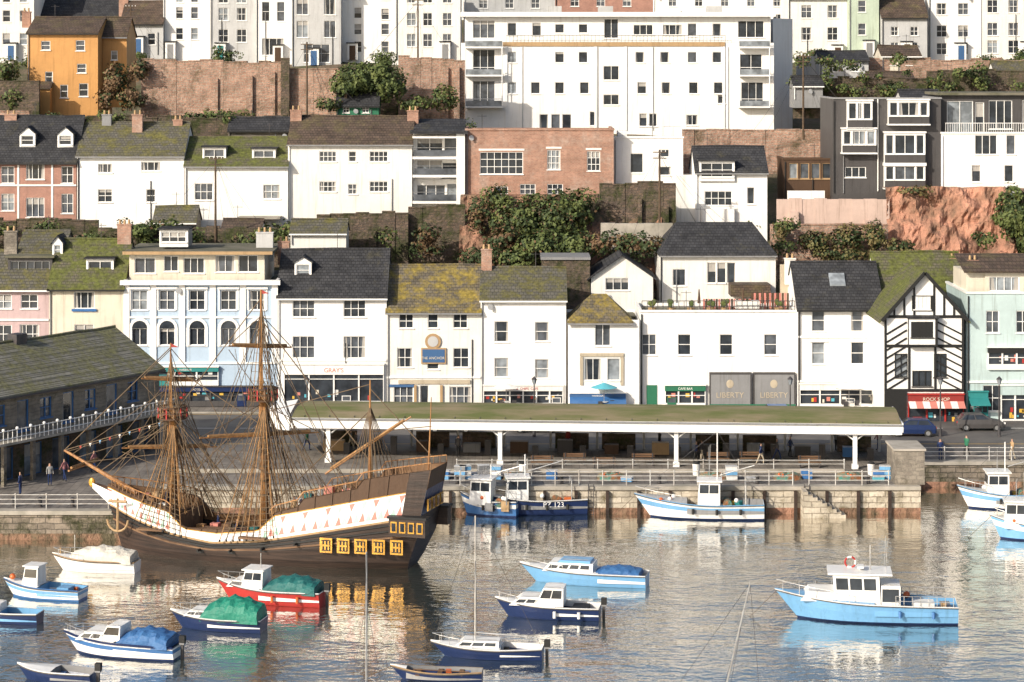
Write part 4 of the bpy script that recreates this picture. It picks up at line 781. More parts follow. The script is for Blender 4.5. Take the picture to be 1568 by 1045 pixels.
# ---------------------------------------------------------------- people
def person(x,y,z,ang,top,legs,walk=0.,s=1.):
    J=[(0,0,.95),(0,0,1.18),(0,0,1.42),(0,0,1.52),(0,.01,1.64),(0,.01,1.74),
       (.19,0,1.40),(.24,-.02-walk*.2,1.13),(.25,.10+walk*-.3,.88),(-.19,0,1.40),(-.24,-.02+walk*.2,1.13),(-.25,.1+walk*.3,.88),
       (.1,0,.90),(.1,walk*.25,.50),(.1,walk*.3-.06*abs(walk),.07),(.1,walk*.3+.16,.03),(-.1,0,.9),(-.1,-walk*.2,.5),(-.1,-walk*.45,.08),(-.1,-walk*.45+.16,.04)]
    Ed=[(0,1),(1,2),(2,3),(3,4),(4,5),(2,6),(6,7),(7,8),(2,9),(9,10),(10,11),(0,12),(12,13),(13,14),(14,15),(0,16),(16,17),(17,18),(18,19)]
    Rd=[.15,.14,.16,.06,.1,.08,.075,.055,.045,.075,.055,.045,.1,.07,.05,.045,.1,.07,.05,.045]
    me=bpy.data.meshes.new('person'); me.from_pydata([Vector(j)*s for j in J],Ed,[]); o=bpy.data.objects.new('person_tmp',me); scene.collection.objects.link(o)
    md=o.modifiers.new('s','SKIN'); sv=me.skin_vertices[0].data
    for i,r in enumerate(Rd): sv[i].radius=(r*s,r*s*.8)
    sv[0].use_root=True; ss=o.modifiers.new('u','SUBSURF'); ss.levels=1; ss.render_levels=1
    dg=bpy.context.evaluated_depsgraph_get(); nm=bpy.data.meshes.new_from_object(o.evaluated_get(dg)); bpy.data.objects.remove(o)
    nm.materials.clear()
    for k in (top,legs,'skin','hair','black'): nm.materials.append(M[k])
    for p in nm.polygons:
        c=p.center/s; i=0
        if c.z<.1: i=4
        elif c.z<.93 and abs(c.x)<.2: i=1
        elif c.z<.92: i=2
        elif c.z>1.67 or (c.z>1.55 and c.y<-.02): i=3
        elif c.z>1.5: i=2
        p.material_index=i; p.use_smooth=True
    ob=bpy.data.objects.new('person',nm); scene.collection.objects.link(ob); ob.location=(x,y,z); ob.rotation_euler=(0,0,math.radians(ang))
tops=['navy','shop_red','black','grey_mid','grey_dark','navy','tan','grey_dark','mauve','green','black','navy']
for px,py in ((702,700),(1190,705),(1210,700),(1075,706),(1066,708),(537,690),(545,692),(870,688),(1345,690),(1440,705),(1480,700),(1280,690),(1010,690),(1165,712),(1550,705),(1180,660),(960,655),(470,690),(590,655)):
    Y=YW(py,GZ); person(X(px,Y),Y,GZ+.012,random.uniform(0,360),random.choice(tops),random.choice(['navy','black','grey_dark','buff']),random.choice([0,.8,-.8,.5]),random.uniform(.94,1.04))
for i in (1,3,4,6):
    x=X(15+i*22,176+i*1.8); y=174.5+i*1.9; person(x,y,GZ+.01,random.uniform(0,360),random.choice(tops),'navy',random.choice([0,.7]),1)
# ---------------------------------------------------------------- cars
def car(px,Y,col,ang=0):
    B=MB('parked_car',(X(px,Y),Y,GZ+.01),math.radians(ang)); st=[(-2.1,.35,.75),(-2.0,.3,.95),(-1.2,.28,1.0),(-.3,.28,1.0),(.9,.28,.98),(1.8,.3,.82),(2.15,.35,.6)]
    def ring(x,z0,z1,w): return [(x,-w,z0),(x,-w-.03,(z0+z1)/2),(x,-w*.93,z1),(x,w*.93,z1),(x,w+.03,(z0+z1)/2),(x,w,z0)]
    ws=[.72,.82,.86,.87,.86,.82,.68]; rs=[ring(x,a,b,w) for (x,a,b),w in zip(st,ws)]
    for i in range(len(rs)-1):
        for j in range(6): B.poly('body',col,[rs[i][j],rs[i+1][j],rs[i+1][(j+1)%6],rs[i][(j+1)%6]])
    B.poly('body',col,rs[0]); B.poly('body',col,rs[-1])
    lo=[(-1.95,-.76,.96),(1.05,-.76,.98),(1.05,.76,.98),(-1.95,.76,.96)]; hi=[(-1.4,-.6,1.45),(.2,-.6,1.46),(.2,.6,1.46),(-1.4,.6,1.45)]
    for i in range(4):
        q=[lo[i],lo[(i+1)%4],hi[(i+1)%4],hi[i]]; B.poly('cabin',col,q); 
        if i%2==0: B.panel('windows','g1',q,.08,.48,.1,.88); B.panel('windows','g1',q,.52,.92,.1,.88)
        else: B.panel('windows','g1',q,.06,.94,.08,.92)
    B.poly('cabin',col,hi)
    for x in (-1.35,1.35):
        for s_ in(-1,1): B.tube('wheels','tyre',(x,s_*.9,.32),(x,s_*.66,.32),.32,n=16); B.tube('hubcaps','metal',(x,s_*.915,.32),(x,s_*.9,.32),.19,n=10)
    for s_ in (-.6,.6): B.box('headlamps','trim',2.02,2.14,s_-.14,s_+.14,.62,.76); B.box('tail_lamps','red',-2.12,-2.04,s_-.1,s_+.1,.7,.85)
    B.done()
car(1395,204,'navy',178); car(1272,207,'grey_mid'); car(955,206,'navy'); car(1180,212,'mid_blue',180); car(690,206,'grey_dark'); car(1500,207,'grey_dark'); car(560,208,'shop_red'); car(1060,206,'black'); car(820,206,'grey_pale')
# ---------------------------------------------------------------- quay clutter
def crates(px,Y,m1): 
    B=MB('fish_box_stack',(X(px,Y),Y,GZ+.005),random.uniform(-.3,.3)); 
    for k in range(random.randint(1,3)):
        z=k*.36; B.box('crate',m1 if k%2==0 else random.choice(['sky_blue','bwhite','mid_blue','grey_mid']),-.42,.42,-.28,.28,z+.02,z+.3); B.box('crate_rim','grey_pale',-.45,.45,-.31,.31,z+.3,z+.35)
    B.done()
for px in (690,705,725,740,845,960,1150,1235,1345,1120): crates(px,random.uniform(181.5,184),random.choice(['sky_blue','cyan','bwhite','mid_blue','grey_mid']))
for px in (680,712,760,1345,1355): crates(px,183,'sky_blue')
def netpile(px,Y):
    B=MB('fishing_net_pile',(X(px,Y),Y,GZ+.004)); n=12; rows=[]
    for j in range(5):
        r=1.0*math.cos(j/4*math.pi/2); z=.55*math.sin(j/4*math.pi/2); rows.append([((r*1.1)*math.cos(a*2*math.pi/n)*(1+.2*math.sin(a*3+j)),r*.8*math.sin(a*2*math.pi/n),z*(1+.2*math.sin(a*5+j))) for a in range(n)])
    for j in range(4):
        for a in range(n): B.poly('net','net',[rows[j][a],rows[j][(a+1)%n],rows[j+1][(a+1)%n],rows[j+1][a]])
    for k in range(4): B.ball('floats','buoy',(random.uniform(-.7,.7),random.uniform(-.6,.2),.42),.1,n=6,m=4)
    B.done(('net',))
for px in (790,935,1090,1205,1300): netpile(px,183)
def bench(px,Y):
    B=MB('bench',(X(px,Y),Y,GZ+.01))
    for i in range(3): B.box('seat_slats','deckwood',-.9,.9,-.25+i*.16,-.12+i*.16,.42,.46)
    for i in range(2): B.box('back_slats','deckwood',-.9,.9,.26,.3,.6+i*.17,.73+i*.17)
    for x in (-.75,.75): B.box('legs','darkmetal',x-.04,x+.04,-.22,.24,0,.42); B.box('legs','darkmetal',x-.04,x+.04,.2,.26,.42,.95)
    B.done()
for px in (830,880,925,985,1100,1150,1240): bench(px,187.2+random.random()*3)
def lamp(px,Y):
    B=MB('street_lamp',(X(px,Y),Y,GZ)); B.tube('post','darkmetal',(0,0,0),(0,0,4.5),.09,.05,8); B.tube('base','darkmetal',(0,0,0),(0,0,.7),.15,.12,8)
    B.tube('lantern','g3',(0,0,4.5),(0,0,4.95),.12,.24,6); B.tube('lantern_cap','darkmetal',(0,0,4.95),(0,0,5.2),.27,.03,6); B.done()
for px in (470,818,1210,1440,1530): lamp(px,203.4)
def bollard(x,y):
    B=MB('bollard',(x,y,GZ)); B.tube('shaft','darkmetal',(0,0,0),(0,0,.55),.16,.13,10); B.ball('cap','darkmetal',(0,0,.58),.2,.2,.12); B.done()
for px in (700,860,1010,1160,1330): bollard(X(px,180.8),181)
for px in (20,60,110): bollard(X(px,171.5),171.8)
def litter_bin(px,Y):
    B=MB('litter_bin',(X(px,Y),Y,GZ)); B.tube('drum','bwhite',(0,0,.05),(0,0,.95),.26,.3,12); B.tube('lid','black',(0,0,.95),(0,0,1.1),.32,.2,12); B.done()
for px in (1066,1334,800): litter_bin(px,184.5)
def parasol(px,Y,c):
    B=MB('cafe_table_set',(X(px,Y),Y,GZ+.126)); B.tube('table_leg','metal',(0,0,0),(0,0,.72),.04); B.tube('table_top','bwhite',(0,0,.72),(0,0,.76),.4,n=14); B.tube('pole','metal',(0,0,.76),(0,0,2.3),.025)
    B.tube('parasol',c,(0,0,2.05),(0,0,2.5),1.25,.05,10)
    for a in range(3): q=a*2.1; B.box('chairs','darkmetal',math.cos(q)*.75-.2,math.cos(q)*.75+.2,math.sin(q)*.75-.2,math.sin(q)*.75+.2,.4,.46); B.box('chairs','darkmetal',math.cos(q)*.75-.2,math.cos(q)*.75+.2,math.sin(q)*.75+.16,math.sin(q)*.75+.2,.46,.85)
    B.done()
for px,c in ((775,'bwhite'),(925,'cyan'),(1300,'bwhite')): parasol(px,218,c)
# ---------------------------------------------------------------- boats
def make_hull(B,L,W,hb,hm,hs,hull,deck='bwhite',boot='navy',rub='bwhite',tdeck=.5,floor=.2,inner='bwhite',tr=.78,rake=.13,stripe=None,n=22):
    S=[]
    for i in range(n+1):
        t=i/n
        w=W/2*(tr+(1-tr)*math.sin(t/.45*math.pi/2)) if t<.45 else W/2*max(.015,1-((t-.45)/.55)**2.3)
        h=hs+(hm-hs)*(t/.4) if t<.4 else hm+(hb-hm)*((t-.4)/.6)**1.6
        x=-L/2+L*t; rk=rake*L*t**3; row=[]
        for z,wf in ((-.45,.3),(0.02,.78),(.13,.82),(h*.55,.92),(h*.8,.965),(h*.92,.99),(h,1.)):
            f=1+2.2*t*t*(1-wf)*2
            row.append((x-rk*(1-max(0,z)/h)-(rk*.5 if z<0 else 0),w*wf**f,z))
        S.append((row,h,w,x))
    mats=[boot,boot,hull,stripe or hull,hull,rub]
    for i in range(n):
        for j in range(6):
            for sg in(1,-1):
                q=[S[i][0][j],S[i+1][0][j],S[i+1][0][j+1],S[i][0][j+1]]; q=[(a,b*sg,c) for a,b,c in q]; B.poly('hull',mats[j],q if sg<0 else q[::-1])
    r=S[0][0]; 
    for j in range(6): B.poly('transom',mats[j],[(r[j][0],-r[j][1],r[j][2]),(r[j][0],r[j][1],r[j][2]),(r[j+1][0],r[j+1][1],r[j+1][2]),(r[j+1][0],-r[j+1][1],r[j+1][2])])
    g=.09; kd=int(tdeck*n)
    for i in range(n):
        (ra,ha,wa,xa),(rb_,hb_,wb,xb)=S[i],S[i+1]; ia=max(0,wa-g); ib=max(0,wb-g)
        for sg in(1,-1):
            B.poly('gunwale',rub,[(xa,wa*sg,ha),(xb,wb*sg,hb_),(xb,ib*sg,hb_+.01),(xa,ia*sg,ha+.01)])
            B.tube('rubbing_strake','grey_dark' if rub!='navy' else 'navy',(xa,(wa+.01)*sg,ha-.07),(xb,(wb+.01)*sg,hb_-.07),.035,n=4)
        if i>=kd: B.poly('foredeck',deck,[(xa,-ia,ha),(xb,-ib,hb_),(xb,0,hb_+.06),(xa,0,ha+.06)]); B.poly('foredeck',deck,[(xa,ia,ha),(xb,ib,hb_),(xb,0,hb_+.06),(xa,0,ha+.06)])
        else:
            B.poly('sole','deckwood',[(xa,-ia,floor),(xb,-ib,floor),(xb,ib,floor),(xa,ia,floor)])
            for sg in(1,-1): B.poly('coaming',inner,[(xa,ia*sg,floor),(xb,ib*sg,floor),(xb,ib*sg,hb_),(xa,ia*sg,ha)])
    k=S[kd]; B.poly('bulkhead',inner,[(k[3],-k[2]+g,floor),(k[3],k[2]-g,floor),(k[3],k[2]-g,k[1]),(k[3],-k[2]+g,k[1])])
    B.tube('mooring_line','rope',(L/2-.25,0,hb),(L/2+1.6,.2,-.05),.02,n=4)
    for _ in range(3):
        xx=random.uniform(-L*.42,-L*.05) if tdeck>.3 else -L*.4; yy=random.uniform(-W*.25,W*.25); B.box('loose_gear',random.choice(['buoy','grey_mid','tan','mid_blue','black']),xx-.15,xx+.15,yy-.12,yy+.12,floor,floor+random.uniform(.15,.4))
    return S
def tbox(B,part,mat,x0,x1,w,z0,z1,sf=.3,sb=.0,ti=.88,win='g1',wb=(.25,.85),nside=2,front=True,ztf=0):
    lo=[(x0,-w/2,z0),(x1,-w/2,z0),(x1,w/2,z0),(x0,w/2,z0)]; hi=[(x0+sb,-w/2*ti,z1),(x1-sf,-w/2*ti,z1-ztf),(x1-sf,w/2*ti,z1-ztf),(x0+sb,w/2*ti,z1)]
    for i in range(4):
        q=[lo[i],lo[(i+1)%4],hi[(i+1)%4],hi[i]]; B.poly(part,mat,q)
        if win and i in(0,2):
            for k in range(nside): B.panel(part+'_windows',win,q,.06+k*.9/nside,.02+(k+1)*.9/nside,wb[0],wb[1])
        if win and i==1 and front:
            for k in range(2): B.panel(part+'_windows',win,q,.05+k*.46,.49+k*.46,wb[0],wb[1])
    B.poly(part,mat,hi)
    for i in (0,2): B.tube(part+'_handrail','metal',(x0+sb+.15,(hi[i][1])*.8,z1+.06),(x1-sf-.15,(hi[i][1])*.8,z1+.06-ztf),.018,n=4)
    return hi
def bowrail(B,S,t0=.6,h=.5,mat='metal'):
    n=len(S)-1; pts={1:[],-1:[]}
    for i in range(int(t0*n),n,2):
        for sg in(1,-1): p=Vector((S[i][3],(S[i][2]-.06)*sg,S[i][1])); q=p+Vector((0,0,h)); B.tube('pulpit',mat,p,q,.018); pts[sg].append(q)
    tip=Vector((S[-1][3]-.1,0,S[-1][1]+h))
    for sg in(1,-1):
        l=pts[sg]+[tip]
        for a,b in zip(l,l[1:]): B.tube('pulpit',mat,a,b,.02)
def outboard(B,L,hs):
    B.box('outboard_motor','black',-L/2-.42,-L/2-.08,-.16,.16,hs+.1,hs+.5); B.box('outboard_motor','grey_mid',-L/2-.4,-L/2-.1,-.15,.15,hs-.0,hs+.1); B.box('outboard_motor','grey_dark',-L/2-.32,-L/2-.15,-.08,.08,-.4,hs+.0)
def tarp(B,mat,x0,x1,w0,w1,zb,zt,nr=12):
    rows=[]
    for i in range(nr+1):
        t=i/nr; x=x0+(x1-x0)*t; w=(w0+(w1-w0)*t); k=.35+.65*math.sin(math.pi*min(1,max(0,t*.9+.1)))**.6; r=[]
        rib=1-.07*abs(math.sin(i*math.pi/3))
        for j in range(11):
            a=math.pi*j/10; r.append((x+.05*math.sin(i*3+j),-math.cos(a)*w/2*(1+.03*math.sin(j*5+i)),zb-.12+(zt-zb+.12)*k*rib*(math.sin(a)**.7)*(1+.06*math.sin(i*2.3+j*1.7))))
        rows.append(r)
    for i in range(nr):
        for j in range(10): B.poly('tarpaulin_cover',mat,[rows[i][j],rows[i+1][j],rows[i+1][j+1],rows[i][j+1]])
    B.poly('tarpaulin_cover',mat,rows[0]); B.poly('tarpaulin_cover',mat,rows[-1])
def fenders(B,S,mat='bwhite',idx=(4,9)):
    for i in idx:
        for sg in(1,-1): y=(S[i][2]+.1)*sg; B.tube('fenders',mat,(S[i][3],y,S[i][1]*.75),(S[i][3],y,S[i][1]*.75-.4),.1,.1,8)
def start(name,px,py,ang): 
    Y=YW(py); return MB(name,(X(px,Y),Y,0),math.radians(ang))
SM=('hull','gunwale','foredeck')
B=start('blue_motor_launch',1325,948,174); S=make_hull(B,11.2,3.5,1.75,1.25,1.15,'sky_blue',deck='sky_blue',boot='navy',rub='bwhite',tdeck=.46,floor=.55,inner='sky_blue')
tbox(B,'cabin_trunk','bwhite',1.2,4.0,2.4,1.3,1.85,sf=.5,nside=0,win=None)
tbox(B,'wheelhouse','bwhite',-.9,1.9,2.3,1.1,2.95,sf=-.15,sb=.1,ti=.94,nside=3,wb=(.5,.88)); B.box('wheelhouse_roof','bwhite',-1.6,2.35,-1.25,1.25,2.95,3.05)
tbox(B,'aft_shelter','bwhite',-2.1,-.92,2.2,1.0,2.3,sf=0,nside=1,front=False,ti=.95)
B.tube('mast','metal',(-.3,0,3.05),(-.3,0,4.6),.04); B.tube('mast','metal',(-.3,-.5,3.9),(-.3,.5,3.9),.03); B.box('radar','bwhite',.1,.5,-.4,.4,3.2,3.32); B.tube('radar','bwhite',(.3,0,3.05),(.3,0,3.2),.1)
for yy in (-.9,.9): B.tube('whip_aerial','metal',(-1.2,yy,3.05),(-1.3,yy,5.0),.015)
for k in range(14):
    a0=k*math.pi/7;a1=(k+1)*math.pi/7; B.tube('lifebuoy','red' if k%4<2 else 'bwhite',(.9+.33*math.cos(a0),-.6,3.38+.33*math.sin(a0)),(.9+.33*math.cos(a1),-.6,3.38+.33*math.sin(a1)),.06)
bowrail(B,S,.62,.6); fenders(B,S,'mid_blue',(3,7))
for sg in(1,-1):
    for k in range(8): x=-5.3+k*.5; B.tube('stern_rail','metal',(x,sg*1.35,1.15),(x,sg*1.35,1.75),.02)
    for zz in (1.45,1.75): B.tube('stern_rail','metal',(-5.3,sg*1.35,zz),(-1.8,sg*1.35,zz),.022)
B.box('engine_box','bwhite',-4.2,-2.9,-.6,.6,.55,1.2); B.box('deck_gear','grey_mid',-5.2,-4.6,-.8,.8,.55,1.05); B.box('deck_gear','tan',-4.9,-4.6,.5,.9,1.05,1.3); B.ball('fender_ball','buoy',(-2.6,-1.2,1.3),.22)
B.done(SM)
B=start('navy_cabin_cruiser',838,945,172); S=make_hull(B,6.6,2.3,1.15,.85,.8,'navy',rub='bwhite',boot='navy',tdeck=.42,floor=.3)
tbox(B,'cabin','bwhite',-.1,2.3,1.7,.85,1.35,sf=.7,nside=3,wb=(.35,.75),front=False); tbox(B,'windscreen','bwhite',-1.1,.7,1.8,.85,1.95,sf=.55,nside=2,wb=(.45,.9)); outboard(B,6.6,.8); bowrail(B,S,.6,.4)
B.box('cockpit_seats','black',-2.6,-1.6,-.8,.8,.3,.75); fenders(B,S); B.done(SM)
B=start('pale_blue_launch',893,893,168); S=make_hull(B,8.6,2.6,1.2,.9,.85,'sky_blue',rub='bwhite',boot='sky_blue',tdeck=.4,floor=.3,deck='bwhite')
tbox(B,'cabin','bwhite',-.8,2.6,1.9,.9,1.45,sf=.5,nside=4,wb=(.35,.8)); tbox(B,'coachroof','sky_blue',-.6,1.6,1.6,1.45,1.6,sf=.2,nside=0,win=None); tarp(B,'tarp_blue',-3.9,-.8,2.0,2.1,.8,1.3)
bowrail(B,S,.65,.35); B.done(SM)
def sailboat(name,px,py,ang,L,hull,mast,cover=None,lean=0,cab='bwhite'):
    B=start(name,px,py,ang); S=make_hull(B,L,L*.33,.85,.65,.7,hull,rub='bwhite',boot=hull,tdeck=.38,floor=.25,tr=.6)
    tbox(B,'cabin',cab,-.8,L*.28,L*.2,.65,1.05,sf=.5,nside=3,wb=(.3,.75),front=False)
    mx=L*.1; top=Vector((mx+lean,0,mast)); B.tube('mast','metal',(mx,0,.9),top,.06,.04); B.tube('boom','metal',(mx,0,1.4),(-L*.36,0,1.25),.04)
    if cover: B.tube('furled_sail',cover,(mx-.1,0,1.5),(-L*.34,0,1.35),.13,.07,8)
    B.tube('forestay','darkmetal',top,(L/2-.2,0,.85),.012); B.tube('backstay','darkmetal',top,(-L/2+.1,0,.7),.012)
    for sg in(1,-1): B.tube('shroud','darkmetal',(mx+lean*.7,0,mast*.7),(mx,sg*L*.15,.7),.012); B.tube('spreader','metal',(mx+lean*.6,0,mast*.6),(mx+lean*.6,sg*.5,mast*.6),.02)
    bowrail(B,S,.75,.45); outboard(B,L,.6); B.done(SM)
sailboat('dark_blue_sailing_boat',745,1006,173,6.6,'navy',8.2)
B=start('rowing_boat',668,1040,176); S=make_hull(B,5.2,1.7,.75,.5,.55,'navy',rub='tan',boot='navy',tdeck=.85,floor=.12,inner='grey_mid',tr=.65)
for x in (-1.4,-.2,1.0): B.box('thwarts','deckwood',x-.13,x+.13,-.72,.72,.36,.4)
B.tube('oar','deckwood',(-1.9,.3,.5),(1.3,.1,.55),.03); B.done(SM)
B=start('red_cabin_boat',413,922,165); S=make_hull(B,7.3,2.5,1.35,.95,.95,'red',rub='bwhite',boot='red',tdeck=.55,floor=.35,deck='bwhite')
tbox(B,'wheelhouse','bwhite',.2,1.7,1.7,.95,2.1,sf=.3,nside=2,wb=(.5,.88)); B.box('wheelhouse_roof','bwhite',.1,1.6,-.85,.85,2.1,2.17); tbox(B,'cabin','bwhite',1.6,2.7,1.5,1.0,1.4,sf=.4,nside=1,front=False)
tarp(B,'tarp_teal',-3.4,.15,2.2,2.0,.9,1.85); bowrail(B,S,.65,.45); B.tube('mast','metal',(.6,0,2.1),(.6,0,3.1),.03); fenders(B,S,'buoy'); outboard(B,7.3,.9); B.done(SM)
B=start('green_tarp_boat',332,963,168); S=make_hull(B,6.,2.2,1.05,.8,.8,'navy',rub='bwhite',boot='navy',tdeck=.55,floor=.3)
tbox(B,'cabin','bwhite',.6,1.9,1.5,.85,1.2,sf=.4,nside=2,wb=(.3,.75)); tarp(B,'tarp_green',-2.9,.75,2.2,2.0,.75,2.1); bowrail(B,S,.65,.4); B.done(SM)
B=start('white_motor_boat',185,1003,166); S=make_hull(B,7.2,2.5,1.25,.95,.85,'bwhite',rub='navy',boot='navy',tdeck=.5,floor=.35,stripe='mid_blue')
tbox(B,'cabin','bwhite',.2,2.5,1.8,.95,1.45,sf=.6,nside=3,wb=(.3,.75)); tbox(B,'windscreen','bwhite',-.3,1.0,1.8,1.0,1.85,sf=.5,nside=1,wb=(.4,.9)); tarp(B,'tarp_blue',-3.3,-.1,2.3,2.1,.85,1.75); bowrail(B,S,.6,.4); outboard(B,7.2,.85); B.done(SM)
B=start('white_covered_boat',145,874,172); S=make_hull(B,6.,2.2,1.1,.85,.8,'bwhite',rub='tan',boot='bwhite',tdeck=.6,floor=.3); tarp(B,'tarp_white',-2.8,1.7,2.1,1.2,.8,1.75); B.tube('mast','metal',(1.4,0,1.1),(1.4,0,2.4),.03); bowrail(B,S,.65,.4); B.tube('samson_post','tan',(2.4,0,1.0),(2.4,0,1.5),.06); B.done(SM)
B=start('small_white_fishing_boat',66,915,165); S=make_hull(B,5.6,2.1,1.1,.8,.75,'bwhite',rub='mid_blue',boot='mid_blue',tdeck=.5,floor=.3,inner='sky_blue',stripe='sky_blue'); tbox(B,'wheelhouse','bwhite',.1,1.2,1.3,.8,2.05,sf=.2,nside=1,wb=(.45,.88)); B.box('wheelhouse_roof','bwhite',0,1.15,-.65,.65,2.05,2.12); B.box('crates','sky_blue',-2,-1.2,-.5,.5,.3,.8); B.ball('fender_ball','buoy',(2.0,.3,1.3),.2); B.done(SM)
B=start('dinghy',5,952,170); S=make_hull(B,4.8,1.8,.95,.7,.7,'navy',rub='bwhite',boot='navy',tdeck=.5,floor=.2,inner='sky_blue'); tbox(B,'cabin','bwhite',0,1.2,1.2,.7,1.2,sf=.3,nside=1); B.done(SM)
B=start('dinghy',85,1042,168); S=make_hull(B,4.6,1.8,.85,.65,.6,'navy',rub='bwhite',boot='navy',tdeck=.5,floor=.2,inner='grey_mid',deck='bwhite'); outboard(B,4.6,.6); B.done(SM)
def fishing(name,px,py,ang,L,hull,stripe,txt=None,wh='bwhite',whx=.6,mast=3.2,W=None):
    B=start(name,px,py,ang); S=make_hull(B,L,W or L*.32,1.75,1.15,1.2,hull,rub=stripe,boot=hull if hull=='navy' else 'navy',tdeck=.6,floor=.5,inner='grey_mid',deck='grey_pale',stripe=stripe if hull!='navy' else None)
    x=whx; tbox(B,'wheelhouse',wh,x,x+1.7,1.7,.9,2.8,sf=.1,nside=2,wb=(.55,.88)); B.box('wheelhouse_roof',wh,x-.15,x+1.75,-.95,.95,2.8,2.9)
    B.tube('mast','bwhite',(x+.2,0,2.9),(x+.2,0,2.9+mast),.05); B.tube('derrick','metal',(x,0,3.2),(x-2.6,.2,4.0),.04); B.tube('stay','darkmetal',(x+.2,0,2.9+mast),(L/2-.3,0,1.8),.012); B.tube('stay','darkmetal',(x+.2,0,2.9+mast),(-L/2+.3,0,1.4),.012)
    for q in (-.3,.0,.3): B.tube('whip_aerial','metal',(x+.8,q,2.9),(x+.8+q*.3,q*1.6,2.9+mast*.7),.014,n=4)
    for sg in(1,-1): B.tube('gantry','metal',(-L*.36,sg*.9,1.0),(-L*.36,sg*.8,2.6),.05)
    B.tube('gantry','metal',(-L*.36,-.8,2.6),(-L*.36,.8,2.6),.05)
    for k in range(9): 
        xx=random.uniform(-L*.4,-.2); yy=random.uniform(-.9,.9); m=random.choice(['sky_blue','yellow','bwhite','buoy','teal','tan','grey_mid','net']); B.box('deck_crates',m,xx-.3,xx+.3,yy-.22,yy+.22,.5,1.0+random.random()*.35)
    for k in range(5): B.ball('buoys','buoy' if k%2 else 'bwhite',(random.uniform(-L*.4,L*.3),random.choice([-1,1])*random.uniform(.4,.9),1.45),.17)
    B.tube('net_drum','net',(-L*.22,-.7,1.1),(-L*.22,.7,1.1),.35,.35,12)
    bowrail(B,S,.65,.55); fenders(B,S,'black',(4,8,12))
    e=B.done(SM)
    if txt:
        c=bpy.data.curves.new('registration','FONT'); c.body=txt; c.size=.55; c.extrude=.01; c.materials.append(M['bwhite' if hull=='navy' else 'navy'])
        o=bpy.data.objects.new('registration',c); scene.collection.objects.link(o); o.parent=e; w=(W or L*.32)/2
        o.location=(-L*.1,w*1.0+.03,.7); o.rotation_euler=(math.pi/2,0,math.pi)
fishing('navy_fishing_boat',812,786,184,8.6,'navy','bwhite','PZ 123',mast=1.6,whx=.2)
fishing('blue_white_fishing_boat',748,789,165,4.6,'mid_blue','bwhite',mast=1.0,whx=-.4)
fishing('white_fishing_boat',1070,792,176,9.8,'bwhite','sky_blue',None,whx=-1.6,mast=3.6)
B=start('dinghy',915,782,180); S=make_hull(B,2.6,1.2,.5,.4,.4,'black',rub='grey_mid',boot='black',tdeck=.9,floor=.1,inner='grey_mid'); B.box('thwarts','deckwood',-.2,.1,-.5,.5,.25,.29); B.done(SM)
fishing('white_fishing_boat',1535,778,178,7.,'bwhite','sky_blue',mast=2.2,whx=-.4); fishing('blue_fishing_boat',1580,826,172,6.,'sky_blue','bwhite',mast=2,whx=.3)
sailboat('white_sailing_boat',560,1098,90,6.2,'bwhite',8.6,'tarp_blue'); sailboat('white_sailing_boat',1085,1120,8,6.,'bwhite',7.6,'tarp_white',lean=1.6)
